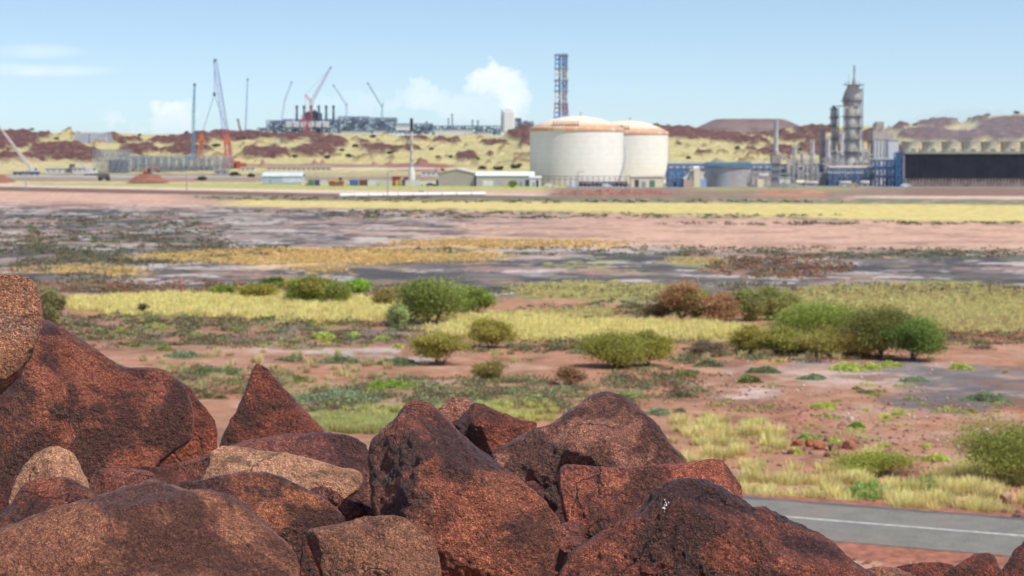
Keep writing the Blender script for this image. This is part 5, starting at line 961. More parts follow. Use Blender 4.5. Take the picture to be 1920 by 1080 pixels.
t = T('cold_box', 'tall white cold box with a rounded shoulder, on the ridge left of the storage tanks', 'cold box', 952, 250, DG); m = MB(); t.box(m, 944, 965, 208, 250, 0, 14); k = len(m.v); t.box(m, 947, 962, 204, 208, 1, 13); t.add('shell', m, M('coldbox_white', (.70, .69, .68), var=.03), bevel=2.4); m = MB(); t.box(m, 939, 943.6, 206, 248, 3, 9); t.add('stair_tower', m, M('pale_stair', (.50, .51, .52)))
for x, y, lab in ((886, 225, 'left of the pair left of the cold box'), (896, 226, 'right of the pair left of the cold box'), (841, 222, 'tallest one behind the long white building'), (848, 214, 'shorter one behind the long white building'), (800, 228, 'lone one right of the flare stack'), (986, 226, 'rightmost one beside the storage tanks')):
    t = T('vent_stack', 'thin dark vent stack on the ridge, ' + lab, 'vent stack', x, 246, DG+30, 'thin vent stacks on the ridge'); t.add('shaft', MB().lathe([(.9, 0), (.8, t.Z(y))], 8), NVY, smooth=True); t.add('tip', MB().lathe([(1.4, t.Z(y+2)), (1.4, t.Z(y))], 8), DKS)

# extra clutter of the right-hand plant: standpipes, small frames, drums and pipe bridges between the towers
r_ = random.Random(77); CLR = [(.58,.52,.45),(.46,.41,.38),(.66,.63,.58),(.50,.38,.35),(.36,.38,.42),(.60,.50,.42)]
spots = [(1478,300,2,'tall'),(1496,312,3,'short'),(1513,290,1.5,'thin'),(1519,310,3,'stout'),(1533,318,4,'squat'),(1549,300,2,'slim'),(1556,284,1.4,'thin'),(1569,285,2.4,'upright'),(1583,318,4,'stout'),(1605,296,2,'slim'),(1610,318,3.5,'squat'),(1618,278,1.6,'thin'),(1626,312,3,'short'),(1630,290,1.8,'slim')]
near = ['right of the heater chimney','beside the twin cream huts','in front of the lattice column','left foot of the lattice column','right foot of the lattice column','left foot of the slimmer tower','touching the slimmer tower','right of the slimmer tower','between slimmer and tallest tower','right foot of the tallest tower','in front of the tallest tower base','right shoulder of the tallest tower','left of the columned structure','left edge of the columned structure']
for k, ((x, top, r, w_), nr2) in enumerate(zip(spots, near)):
    t = T('standpipe', f'{w_} standpipe rising {nr2}', 'pipework', x, 348, 905 + k, group='standpipes in the right-hand plant'); s = t.s; c_ = CLR[k % 6]
    t.add('riser', MB().lathe([(r*s*.5, 0), (r*s*.5, t.Z(top))], 10), M('riser%d' % (k % 6), c_, dirt=.3), smooth=True); m = MB(); m.beam((0, 0, t.Z(top)), (r_.choice([-1, 1]) * 9 * s, 1, t.Z(top)), r*s*.8, n=8); t.add('elbow_pipe', m, M('riser%d' % (k % 6), c_)); 
    m = MB(); m.lattice((r*s+1.2, 1, 0), (r*s+1.2, 1, t.Z(top+6)), 2.2, 8, .25); t.add('support_frame', m, M('support_grey', (.40, .38, .37)))
for k, (x0, x1, yt, lab) in enumerate([(1488, 1532, 300, 'grey open frame with decks between the heater chimney and the lattice column'), (1546, 1580, 296, 'grey open frame around the foot of the slimmer tower'), (1606, 1634, 306, 'grey open frame at the right foot of the tallest tower'), (1252, 1300, 322, 'small blue frame right of the cream building with the green door'), (1668, 1688, 300, 'blue frame between the white block and the blue stair tower')]):
    t = T('equipment_frame', lab, 'steel frame', (x0+x1)/2, 348, 918, group='open equipment frames'); frame(t, x0, x1, yt, 348, 0, 9, 5, 1, 4, .45, BLU if 'blue' in lab[:12] else M('frame_brown_grey', (.42, .38, .35)))
    rr = random.Random(k); cells = {}
    for i in range(26):
        a = rr.uniform(x0, x1-3); b2 = rr.uniform(yt, 344); m = cells.setdefault(rr.choice('abc'), MB()); d = rr.uniform(.5, 6); t.box(m, a, min(x1, a+rr.uniform(1.5, 6)), b2, b2+rr.uniform(1.5, 5), d, d+rr.uniform(1, 3))
    for key, m in cells.items(): t.add({'a': 'deck_equipment', 'b': 'pipe_bundle', 'c': 'cable_tray'}[key], m, M('clut_'+key, {'a': (.62, .56, .49), 'b': (.48, .40, .36), 'c': (.28, .33, .42)}[key], dirt=.1))

for k, (x, top, r, lab) in enumerate([(1489, 272, 3.2, 'beige pylon with decks right of the heater chimney'), (1504, 284, 2.6, 'shorter beige pylon with decks, second right of the heater chimney'), (1522, 262, 3.0, 'beige pylon with decks just left of the lattice column'), (1551, 256, 2.8, 'beige pylon with decks left of the slimmer process tower'), (1576, 246, 3.0, 'beige pylon with decks squeezed between the two process towers'), (1614, 268, 3.4, 'beige pylon with decks right of the tallest process tower'), (1625, 280, 3.0, 'shorter beige pylon with decks left of the columned process structure')]):
    t = T('access_tower', lab, 'access tower', x, 348, 922 + k, group='beige access towers of the right-hand plant'); s = t.s; mt = M('beige_steel%d' % (k % 2), [(.52,.46,.41),(.46,.42,.40)][k % 2])
    t.add('frame', MB().lattice((0, 0, 0), (0, 0, t.Z(top)), 2*r*s, int((348-top)/7), .3), mt); t.add('riser', MB().lathe([(.8, 0), (.8, t.Z(top+4))], 10, (r*s*.4, -.4)), M('pale_riser', (.6, .57, .52)), smooth=True)
    for y in range(int(top)+6, 344, 19): t.add('deck', MB().box(-r*s-.6, r*s+.6, -r*s-.4, r*s+.4, t.Z(y), t.Z(y)+.3), mt)
# ------------------------------------------------------------------ vegetation
def leaf_mat(name, rough=.7, trans=.3):
    m, t, b = newmat(name); a = nd(t, 'ShaderNodeAttribute', attribute_name='tint'); t.links.new(a.outputs['Color'], b.inputs['Base Color']); b.inputs['Roughness'].default_value = rough; b.inputs['Specular IOR Level'].default_value = .2
    tr = nd(t, 'ShaderNodeBsdfTranslucent'); t.links.new(a.outputs['Color'], tr.inputs[0]); mx = nd(t, 'ShaderNodeMixShader', i_0=trans); o = t.nodes['Material Output']
    t.links.new(b.outputs[0], mx.inputs[1]); t.links.new(tr.outputs[0], mx.inputs[2]); t.links.new(mx.outputs[0], o.inputs[0]); return m
LEAF = leaf_mat('foliage', .6, .42); GRSM = leaf_mat('grass_blades', .8, .25); TWIG = M('bark', (.16, .12, .09), .9, var=.3, scale=4)
def unit(r, n): v = r.normal(size=(n, 3)); return v / np.linalg.norm(v, axis=1)[:, None]
def leaves(r, P0, size, col, var=.35):
    n = len(P0); a = unit(r, n); b_ = np.cross(a, unit(r, n)); b_ /= np.linalg.norm(b_, axis=1)[:, None] + 1e-9; L = (size * r.uniform(.6, 1.4, n))[:, None]
    V = np.stack([P0 - a * L, P0 + b_ * L * .45, P0 + a * L, P0 - b_ * L * .45], 1).reshape(-1, 3); Fq = np.arange(4 * n).reshape(-1, 4)
    return V, Fq, np.repeat(np.clip(col * (1 + var * r.normal(size=(n, 1)) * .6), .01, 1), 4, 0)
def crown_pts(r, w, h, n, k, lo=.12, flat=.8, sparse=0.0):
    """leaf positions in uneven clumps filling a domed envelope w wide and h high"""
    cs = []
    while len(cs) < k:
        p = r.uniform(-1, 1, 3)
        if p[0]**2 + p[1]**2 + p[2]**2 > 1: continue
        if p[2] < -.75: continue
        cs.append(p)
    cs = np.array(cs); cs = cs / np.maximum(np.linalg.norm(cs, axis=1)[:, None], .3) * r.uniform(.30, .72, (k, 1))
    rad = r.uniform(.26, .48, k) * (1 - .3 * sparse); wgt = rad ** 2; idx = r.choice(k, n, p=wgt / wgt.sum()); d = unit(r, n) * (r.uniform(.25, 1, (n, 1)) ** .5); P0 = cs[idx] + np.where(r.random((n, 1)) < .65, r.normal(size=(n, 3)) * .62, d) * rad[idx][:, None] * [1, 1, .8]
    P0 = P0 * [1.16, 1.16, 1.12]; P0[:, 2] = np.maximum(P0[:, 2], -.95 + .1 * r.random(n)); X = P0 * [w / 2, w / 2 * flat, h * (1 - lo) / 2]; X[:, 2] += h * (lo + (1 - lo) / 2)
    ct = r.uniform(.72, 1.3, k)[idx]; C0 = cs * [w / 2, w / 2 * flat, h * (1 - lo) / 2]; C0[:, 2] += h * (lo + (1 - lo) / 2); return X, ct, C0, rad, d[:, 2]
GR = (.13, .21, .05); OLV = (.20, .215, .065); DGR = (.07, .14, .04); SAGE = (.21, .26, .15); LIM = (.38, .42, .10); RSB = (.24, .175, .11); BRI = (.16, .30, .05)
def bush(name, label, x, y, w, h, col, cat='bush', group=None, k=30, lo=.02, sparse=0.0, stems=6, seed=0, dens=1.0, col2=None, flat=.8):
    w, h = (w * 1.16, h * 1.06) if y > 400 else (w, h); r = np.random.default_rng(seed + int(x)); D = gD(y); s = D / F; W_, H = w * s, h * s; n = int(np.clip(w * h * 2.6 * dens, 500, 20000)); tn_ = (1.95, 1.6, 1.25); col = tuple(a_ * q_ for a_, q_ in zip(tn_, col)); col2 = tuple(a_ * q_ for a_, q_ in zip(tn_, col2)) if col2 is not None else None; lo = lo * .6
    t = thing(name, label, cat, G(x, y), group); Pp, ct, C0, rad, up = crown_pts(r, W_, H, n, k, lo, flat, sparse)
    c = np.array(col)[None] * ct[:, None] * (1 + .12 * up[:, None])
    if col2 is not None: q = (fbm(Pp / (W_ * .22) + seed, 2) > .08)[:, None]; c = np.where(q, np.array(col2)[None] * ct[:, None], c)
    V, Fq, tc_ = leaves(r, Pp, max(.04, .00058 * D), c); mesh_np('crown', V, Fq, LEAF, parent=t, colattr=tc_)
    m = MB()
    for i in range(stems):
        j = r.integers(0, k); a = Vector((r.uniform(-.06, .06) * W_, r.uniform(-.06, .06) * W_, -.05)); e = Vector(C0[j]); mid = a.lerp(e, .5) + Vector((r.uniform(-.06, .06) * W_, 0, -.05 * H)); q = .018 * H + .012
        m.beam(a, mid, q * 2, q * 1.3, 5); m.beam(mid, e, q * 1.3, q * .5, 5)
    for i in range(stems * 3):
        j = r.integers(0, k); j2 = r.integers(0, k); e = Vector(C0[j]); q = .008 * H + .006; m.beam(Vector((0, 0, H * .3)).lerp(e, .5), e.lerp(Vector(C0[j2]), .3), q * 1.6, q * .5, 4)
    m.build('trunk', TWIG, t); return t
GB = 'shrubs scattered over the flats'
for a in [('small round green shrub, leftmost of the row in the yellow grass', 418, 557, 42, 25, GR, {}), ('low olive shrub left of the dark one in the yellow grass', 482, 561, 62, 28, OLV, {}), ('darkest small shrub in the yellow grass row', 514, 546, 44, 27, DGR, {}),
          ('olive shrub with a green tip and bare gaps in the yellow grass', 581, 569, 88, 52, OLV, dict(col2=GR, sparse=.6, k=26)), ('slim green shrub just right of the gappy olive one', 632, 573, 40, 42, (.16,.21,.07), {}), ('bright green oval shrub behind the yellow grass', 672, 549, 46, 25, BRI, {}),
          ('thin see-through olive shrub left of the biggest round green one', 727, 577, 54, 42, (.20,.19,.09), dict(sparse=1, dens=.5)), ('biggest round green shrub in the middle of the flat', 808, 606, 122, 84, (.14,.20,.065), dict(k=34)), ('green shrub at the right shoulder of the biggest round one', 887, 584, 64, 48, GR, {}),
          ('small blue green shrub at the left foot of the biggest round one', 746, 612, 34, 42, (.20,.29,.15), {}), ('olive shrub right of the sparse one with a bare stem', 920, 652, 78, 50, OLV, dict(k=26)), ('sparse olive shrub on a bare stem above the central boulder', 825, 683, 96, 58, OLV, dict(lo=.3, sparse=.5, dens=.75)),
          ('small straggly olive shrub below the bare stemmed one', 922, 714, 72, 40, (.18,.18,.08), dict(sparse=.8, dens=.6)), ('light olive shrub spreading left of its dark trunked neighbour', 1158, 689, 112, 66, (.185,.225,.065), dict(k=34)), ('light olive little tree with a dark trunk', 1214, 685, 86, 62, (.20,.23,.065), dict(lo=.22, sparse=.4, k=24)),
          ('rusty orange dying shrub, left one of the two', 1276, 602, 76, 76, RSB, dict(sparse=1, dens=.5)), ('green shrub growing into the rusty orange one', 1304, 602, 48, 62, (.17,.22,.075), {}), ('rusty orange dying shrub, right one of the two', 1352, 606, 76, 60, (.23,.165,.11), dict(sparse=1, dens=.45)),
          ('airy grey green shrub right of the rusty orange ones', 1402, 602, 80, 62, (.18,.22,.10), dict(sparse=.8, dens=.6)), ('airy grey green shrub behind the wide bright crowned one', 1450, 600, 80, 66, (.19,.23,.10), dict(sparse=.8, dens=.6)), ('dark bare twiggy shrub left of the rusty orange ones', 1238, 600, 60, 34, (.14,.12,.08), dict(sparse=1, dens=.35)),
          ('wide bright green crowned tree of the right thicket', 1528, 648, 150, 78, (.15,.22,.06), dict(k=40, lo=.2)), ('dark olive tree of the right thicket', 1650, 670, 124, 88, (.115,.14,.05), dict(k=34, lo=.15)), ('dark green tree at the right end of the thicket', 1712, 676, 86, 78, (.10,.17,.05), dict(k=22, lo=.02)),
          ('low olive shrub at the left end of the right thicket', 1424, 661, 104, 50, OLV, dict(sparse=.4)), ('low olive shrub in the front row of the thicket, under the bright crown', 1490, 664, 100, 52, (.19,.22,.07), {}), ('yellowish olive shrub in the front row of the thicket', 1564, 668, 104, 50, (.20,.215,.075), {}), ('brownish low shrub at the foot of the dark olive tree', 1606, 670, 80, 46, (.26,.20,.08), {}),
          ('large green shrub cut off by the right edge above the road', 1892, 904, 165, 116, (.15,.20,.065), dict(k=40)), ('feathery green bush beside the small pile of rust coloured rocks', 1628, 889, 124, 46, (.20,.25,.07), dict(k=26)), ('straggly grey green shrub just right of the egg shaped boulder', 92, 610, 56, 68, (.16,.18,.10), dict(sparse=.7, dens=.6)),
          ('tiny dark tree standing alone in the left yellow grass', 271, 588, 16, 18, (.10,.11,.08), dict(lo=.4)), ('bare brown twiggy shrub right of the straggly olive one', 1068, 722, 60, 36, (.17,.12,.08), dict(sparse=1, dens=.35)), ('dark bare twiggy shrub lying low left of the thicket', 1325, 668, 70, 28, (.13,.12,.10), dict(sparse=1, dens=.5)),
          ('small green shrub at the foot of the long low white roofed shed', 962, 352, 16, 14, GR, {}), ('short green shrub behind the smaller boulders, left of the large brown one', 1172, 752, 52, 20, SAGE, {})]:
    lab, x, y, w, h, col, kw = a; bush('shrub' if w < 100 else 'small_tree', lab, x, y, w, h, col, 'shrub' if w < 100 else 'tree', GB, **kw)
# low mounds of saltbush and samphire
MOUND = [(1545,767,66,15,LIM,'bright lime cushion alone on the red clay, widest of the lime ones'),(1623,772,20,6,LIM,'tiny lime cushion right of the widest lime one'),(1684,779,34,12,LIM,'lime cushion above the pebbly ground, right of the widest lime one'),(1659,785,26,9,LIM,'small lime cushion just below and left of its larger twin'),(1606,800,32,10,BRI,'small green cushion beside a white pebble'),
 (1824,773,22,8,(.30,.24,.09),'yellow brown cushion at the edge of the grey mud'),(1870,774,14,6,LIM,'tiny lime cushion on the grey mud at the right'),(1517,824,44,14,(.30,.36,.10),'green cushion behind the pile of rust coloured rocks'),(1561,830,34,11,LIM,'lime cushion right behind the pile of rust coloured rocks'),(1657,839,32,11,LIM,'lime cushion above the feathery green bush'),
 (1736,839,28,8,LIM,'small lime cushion halfway between the feathery bush and the right edge shrub'),(1758,864,54,18,LIM,'lime cushion right of the feathery green bush'),(1492,851,34,13,LIM,'lime cushion left of the pile of rust coloured rocks'),(1627,930,98,40,(.24,.33,.09),'thick green mat just above the road, left one of two'),(1727,916,116,26,(.20,.27,.08),'thick green mat just above the road, right one of two'),
 (1404,716,44,17,(.15,.17,.05),'dark olive cushion at the left end of the salt pan'),(1329,687,54,15,(.15,.17,.09),'dark green mound below the left end of the thicket'),(1435,698,62,15,(.15,.19,.09),'dark green mound at the top of the salt pan'),(1525,711,54,12,SAGE,'sage green mat in the middle of the salt pan'),(1590,694,66,17,LIM,'lime mound under the thicket, left part of a pair'),(1632,692,40,16,LIM,'lime mound under the thicket, right part of a pair'),
 (1668,687,44,13,LIM,'lime mound under the dark olive tree'),(1713,715,58,10,SAGE,'flat sage mat right of the salt pan'),(1803,692,50,14,LIM,'round lime mound right of the thicket'),(1853,750,86,20,SAGE,'broad grey green mat on the grey mud at the right'),(1624,738,38,9,(.20,.20,.07),'olive cushion at the lower rim of the salt pan'),(1607,731,22,6,(.20,.18,.07),'tiny olive cushion at the lower rim of the salt pan'),(1280,706,42,16,OLV,'olive cushion right of the little dark trunked tree'),
 (1277,744,44,15,(.16,.15,.08),'brown green cushion right of the large brown humped boulder'),(1326,782,28,10,LIM,'lime cushion above the pale grass by the road'),(1275,773,26,9,(.14,.14,.08),'dark cushion right of the large brown humped boulder'),(604,635,48,17,LIM,'larger lime cushion on the grey mud above the pyramid shaped boulder'),(661,631,24,10,LIM,'small lime cushion right of the larger one above the pyramid shaped boulder'),(716,638,34,12,LIM,'lime cushion below the yellow grass, left of the bare stemmed shrub'),
 (745,653,24,9,LIM,'small lime cushion left of the bare stemmed shrub'),(639,679,78,15,(.18,.22,.12),'grey green mat right of the thin salt streak'),(747,683,80,15,(.17,.22,.11),'dark grey green mat left of the bare stemmed shrub'),(546,676,52,12,(.19,.20,.10),'olive mat at the thin salt streak'),(559,714,58,12,(.19,.19,.06),'olive mat right of the pyramid shaped boulder'),(729,727,104,18,(.22,.31,.06),'long bright green mat above the central boulder'),
 (425,701,56,15,(.17,.20,.09),'grey green mat left of the pyramid shaped boulder'),(640,748,156,20,SAGE,'broad sage mat right of the pyramid shaped boulder'),(255,651,30,9,OLV,'small olive mat above the huge red boulder, nearest the egg shaped one'),(310,658,40,11,(.22,.22,.07),'olive mat above the right shoulder of the huge red boulder'),(345,669,74,15,SAGE,'sage mat just above the right shoulder of the huge red boulder'),(390,702,70,20,(.18,.22,.10),'tall sage mat between the huge red and pyramid shaped boulders'),
 (438,719,32,9,OLV,'small olive mat touching the pyramid shaped boulder'),(397,746,58,12,(.20,.17,.08),'brown green mat in the gap left of the pyramid shaped boulder'),(1192,745,44,15,(.16,.19,.09),'dark mat right of the peak of the large brown humped boulder'),(1236,776,54,12,SAGE,'sage mat beside the right shoulder of the large brown humped boulder'),(267,606,22,9,LIM,'small lime cushion under the lone tiny dark tree'),(308,618,28,10,(.30,.32,.09),'lime olive cushion right of the lone tiny dark tree'),(230,622,22,9,LIM,'small lime cushion left of the lone tiny dark tree')]
for k_, (x, y, w, h, col, lab) in enumerate(MOUND):
    D = gD(y); s = D / F; W_, H = w * s * 1.05, h * s * .8 + .12; r = np.random.default_rng(900 + k_); n = int(np.clip(w * h * 1.6, 220, 3500))
    u = r.uniform(0, 2*math.pi, n); q = np.sqrt(r.random(n)); lump = 1 + .28 * np.sin(u * 3 + k_) * q; X = np.cos(u) * q * W_ / 2 * lump; Y = np.sin(u) * q * W_ * .38 * lump; hh = H * np.clip(1 - q ** 2.4, 0, 1) * (.75 + .5 * fbm(np.stack([X / .5, Y / .5, 0 * X + k_], 1), 2)); Z = hh * r.uniform(.45, 1.0, n) - .03
    cc = 1.45 * np.array(col)[None] * (1 + .5 * fbm(np.stack([X / .35, Y / .35, 0 * X + k_], 1), 2))[:, None]; V, Fq, tc_ = leaves(r, np.stack([X, Y, Z], 1), max(.035, .0007 * D), cc)
    o = mesh_np('cushion_plant', V, Fq, LEAF, loc=G(x, y), colattr=tc_); tag(o, lab, 'cushion plant', 'low cushion plants on the clay flat')
# ---- grass and ground cover that nobody could count
def px_points(r, n, regs, thr=-.25, sc=(3.0, 3.0)):
    """points in ellipses given on the ground, kept where a world-space noise is high"""
    out = []
    A = np.array([a[2] * a[3] for a in regs], float); A /= A.sum(); cnt = r.multinomial(n, A)
    for (cx, cy, rx, ry), m_ in zip(regs, cnt):
        u = r.uniform(0, 2*math.pi, m_); q = np.sqrt(r.random(m_)) * r.uniform(.85, 1.12, m_); out.append(np.stack([cx + rx*np.cos(u)*q, cy + ry*np.sin(u)*q], 1))
    p = np.concatenate(out); a, b_ = ray(p[:, 0], p[:, 1]); Y = (0 - CAMZ) / b_; X = a * Y; keep = (fbm(np.stack([X / sc[0], Y / sc[1], 0 * X + 5], 1), 3) > thr) & (Y > 40); X, Y = X[keep], Y[keep]
    d = Vector((dr.x, dr.y, 0)); off = (X - A0.x) * nr_.x + (Y - A0.y) * nr_.y; ok = (off < -.5) | (off > wid + .5); return X[ok], Y[ok], p[keep][ok]
def tufts(name, label, n, regs, hgt, col, tip, blades=16, seed=0, thr=-.25, spread=.35, sc=(3., 3.)):
    r = np.random.default_rng(seed); X, Y, pp = px_points(r, n, regs, thr, sc); n = len(X); N = n * blades; ti = np.repeat(np.arange(n), blades); hs = (hgt * r.uniform(.55, 1.25, n))[ti] * r.uniform(.6, 1.1, N)
    a = r.uniform(0, 2*math.pi, N); rr = r.uniform(0, .5, N) * spread * (hgt / .5); bx = X[ti] + np.cos(a) * rr; by = Y[ti] + np.sin(a) * rr; bz = ground_z(bx, by) - .02; ln = r.uniform(.05, .55, N) * hs; wv = np.maximum(.012, .00035 * by) * r.uniform(.7, 1.3, N); pa = r.uniform(0, math.pi, N)
    dx, dy = np.cos(pa) * wv, np.sin(pa) * wv * .5; V = np.stack([np.stack([bx - dx, by - dy, bz], 1), np.stack([bx + dx, by + dy, bz], 1), np.stack([bx + np.cos(a) * ln, by + np.sin(a) * ln, bz + hs], 1)], 1).reshape(-1, 3)
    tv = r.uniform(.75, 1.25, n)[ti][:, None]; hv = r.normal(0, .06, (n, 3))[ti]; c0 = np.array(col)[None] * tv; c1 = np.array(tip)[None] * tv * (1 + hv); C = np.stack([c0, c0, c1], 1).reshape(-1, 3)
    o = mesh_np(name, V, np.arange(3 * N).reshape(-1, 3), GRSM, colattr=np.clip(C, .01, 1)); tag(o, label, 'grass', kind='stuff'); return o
tufts('straw_grass', 'straw yellow grass growing thickly in bands among the shrubs', 9000, [(450,575,300,22),(620,590,180,14),(300,568,160,14),(1110,622,300,20),(960,605,130,14),(760,590,90,12)], .5, (.68,.59,.21), (.86,.75,.31), 14, 1, -.55)
tufts('olive_grass', 'dull yellow green grass on the right behind the thicket', 7000, [(1680,572,280,36),(1850,600,140,26),(1110,545,160,14),(1080,588,90,8)], .4, (.46,.40,.16), (.70,.60,.26), 12, 2, -.35)
tufts('golden_grass', 'golden orange salt marsh grass in flat islands on the mud', 6000, [(600,482,340,15),(960,457,230,7),(150,507,120,7),(600,506,60,4),(1300,490,60,5)], .35, (.55,.38,.15), (.76,.56,.26), 8, 3, -.25, sc=(5, 9))
tufts('pale_grass', 'pale yellow green tufts of spinifex beside the road', 1750, [(1340,850,90,62),(1300,800,50,20),(1500,910,140,36),(1800,930,150,38),(1860,880,70,20),(1420,830,60,30),(1590,880,60,40),(1700,955,200,16)], .46, (.54,.48,.17), (.88,.76,.34), 60, 4, .13, .7, sc=(1.1, 1.5))
tufts('straw_tufts', 'pale straw tufts dotted over the red clay', 170, [(1380,668,70,8),(1530,672,100,5),(960,672,70,10),(960,712,60,8),(1898,690,30,12),(1803,808,22,6),(500,700,300,40)], .42, (.45,.38,.17), (.66,.55,.30), 50, 5, -.9, .5)
tufts('green_grass', 'yellow green grass in ragged patches behind the boulders', 1500, [(990,772,130,18),(860,775,60,12),(660,795,90,14),(720,775,80,10)], .28, (.40,.42,.12), (.66,.62,.21), 30, 6, .03, .5, sc=(1.6, 2.2))
tufts('dry_green_grass', 'yellow green grass in the gap right of the pyramid shaped boulder', 1000, [(680,800,80,14),(620,790,40,8)], .34, (.32,.33,.11), (.54,.52,.20), 34, 7, -.6, .5)
def scrub(name, label, n, regs, col, var, hgt, size, seed, thr=-.2, lv=36, sc=(3., 3.)):
    r = np.random.default_rng(seed); X, Y, pp = px_points(r, n, regs, thr, sc); n = len(X); ti = np.repeat(np.arange(n), lv); N = len(ti); sz = (size * r.uniform(.4, 1.6, n))[ti]; a = r.uniform(0, 2*math.pi, N); q = np.sqrt(r.random(N)); bx = X[ti] + np.cos(a)*q*sz*1.5; by = Y[ti] + np.sin(a)*q*sz
    bz = ground_z(bx, by) + hgt * (sz / size) * (1 - q**2) * r.uniform(.3, 1, N); cl = 1.3 * (np.array(col)[r.integers(0, len(col), n)] * r.uniform(1-var, 1+var, (n, 1)))[ti]; V, Fq, tc_ = leaves(r, np.stack([bx, by, bz], 1), np.maximum(.03, .0007 * by), cl)
    tag(mesh_np(name, V, Fq, LEAF, colattr=tc_), label, 'ground cover', kind='stuff')
scrub('saltbush_scrub', 'low brown and sage scrub covering the flat below the yellow grass', 5200, [(400,625,420,30),(300,600,220,14),(1100,650,300,14),(880,735,240,26),(640,755,170,22),(1060,760,120,18),(1100,590,180,16),(1300,575,200,16),(420,720,140,30),(1380,672,260,10),(1250,720,120,30),(1750,640,200,16)], [(.20,.12,.075),(.17,.18,.09),(.14,.16,.08),(.22,.26,.12),(.16,.10,.07)], .35, .28, .38, 11, .0, 36, (2.2, 2.2))
scrub('sage_scrub', 'grey green saltbush in broken patches behind the boulders', 1300, [(900,735,220,22),(640,750,150,16),(1050,745,110,14),(800,760,140,14)], [(.28,.32,.20),(.24,.28,.14),(.33,.36,.12),(.22,.15,.09),(.27,.27,.10)], .35, .26, .32, 12, .13, 40, (2.2, 2.2))
scrub('far_scrub', 'dark scrub fringing the far grass band and the mud flats', 4600, [(1300,472,640,9),(1600,478,330,9),(560,545,480,10),(200,470,260,30),(120,520,160,16),(1050,405,500,5),(1600,419,380,4),(1500,545,460,14),(700,398,280,3),(560,372,240,4),(1460,500,130,22),(1100,378,480,3),(200,430,240,30),(120,485,220,22),(420,470,150,12)], [(.12,.12,.075),(.19,.12,.08),(.15,.17,.08)], .3, .35, .6, 13, -.1, 16, (6, 12))
scrub('red_scrub', 'rust red samphire dotting the mud on the right', 900, [(1460,502,140,22),(1700,550,260,14),(1850,620,120,20),(300,540,260,14)], [(.26,.11,.07),(.32,.17,.09)], .3, .22, .4, 14, -.2, 24)
scrub('lime_scrub', 'scattered small lime samphire plants on the flats', 90, [(1600,780,320,60),(1500,620,460,60),(400,625,380,26),(1750,530,160,10),(640,640,200,20)], [(.36,.38,.10),(.26,.30,.08)], .2, .22, .4, 15, -.9, 90)
# stones on the clay
def stones(name, label, n, regs, col, smin, smax, seed, thr=-.2):
    r = np.random.default_rng(seed); X, Y, pp = px_points(r, n, regs, thr); n = len(X); base = np.array([(1,0,0),(-1,0,0),(0,1,0),(0,-1,0),(0,0,1),(0,0,-1)], float); Fb = np.array([(0,2,4),(2,1,4),(1,3,4),(3,0,4),(2,0,5),(1,2,5),(3,1,5),(0,3,5)]); sz = smin + (smax - smin) * r.random(n) ** 4
    V = base[None] * r.uniform(.6, 1.3, (n, 6, 1)) * sz[:, None, None] * [1, 1, .65]; th = r.uniform(0, 6.28, n); c_, s_ = np.cos(th)[:, None], np.sin(th)[:, None]; V = np.stack([V[..., 0]*c_ - V[..., 1]*s_, V[..., 0]*s_ + V[..., 1]*c_, V[..., 2]], -1); V += np.stack([X, Y, ground_z(X, Y) + sz * .2], 1)[:, None]
    cl = np.repeat(np.array(col)[r.integers(0, len(col), n)] * r.uniform(.7, 1.3, (n, 1)), 6, 0); tag(mesh_np(name, V.reshape(-1, 3), (Fb[None] + 6 * np.arange(n)[:, None, None]).reshape(-1, 3), attr_mat, colattr=cl), label, 'gravel', kind='stuff')
attr_mat, t_, b_ = newmat('loose_stone'); a_ = nd(t_, 'ShaderNodeAttribute', attribute_name='tint'); t_.links.new(a_.outputs['Color'], b_.inputs['Base Color']); b_.inputs['Roughness'].default_value = .85
stones('gravel', 'loose red and brown stones strewn over the clay above the road', 5200, [(1600,960,340,24),(1500,870,260,70),(1650,790,300,60),(1850,940,120,40),(1750,1050,200,14),(1350,760,200,50)], [(.25,.10,.06),(.30,.15,.10),(.18,.08,.06),(.36,.24,.18)], .02, .13, 21, -.3)
stones('pale_pebbles', 'pale pebbles strewn around the lime cushions', 420, [(1640,785,110,22),(1830,815,70,16),(1790,830,60,12),(1520,690,300,60)], [(.5,.42,.36),(.4,.3,.24)], .03, .13, 22, -.5)
r_ = random.Random(8)
RPL = [(1495,836,22,14,'leftmost rust coloured rock of the small pile'),(1517,838,17,17,'orange upright rock of the small pile'),(1537,843,26,16,'brown rock between the two orange ones of the pile'),(1529,834,13,9,'dark rock behind the two orange ones of the pile'),(1563,846,30,14,'flat grey brown rock in the middle of the pile'),(1592,842,26,18,'bright orange rock at the right end of the small pile'),(1483,852,18,11,'lowest dark rock at the left of the small pile'),(1550,857,14,10,'small rock at the front of the small pile'),(1602,832,20,9,'dark flat rock at the right back of the small pile'),(1551,830,20,8,'dark low rock at the back of the small pile'),(1893,943,40,22,'large pinkish rock near the right end of the road edge'),(1882,966,18,11,'grey stone at the right end of the road edge'),(1911,977,30,15,'dark stone at the very right of the road edge'),(1850,813,10,9,'small white stone left of the right edge shrub'),(1596,789,9,7,'small white stone above the green cushion')]
ROCKM = [rock_mat('pile_rock_orange', (.33,.12,.06), (.42,.18,.09), (.10,.05,.04), .2, seed=61), rock_mat('pile_rock_dark', (.16,.08,.06), (.24,.12,.09), (.06,.04,.04), .5, seed=62), rock_mat('pile_rock_pink', (.45,.28,.21), (.5,.34,.26), (.2,.1,.08), .2, seed=63), M('white_stone', (.62,.60,.57), .8)]
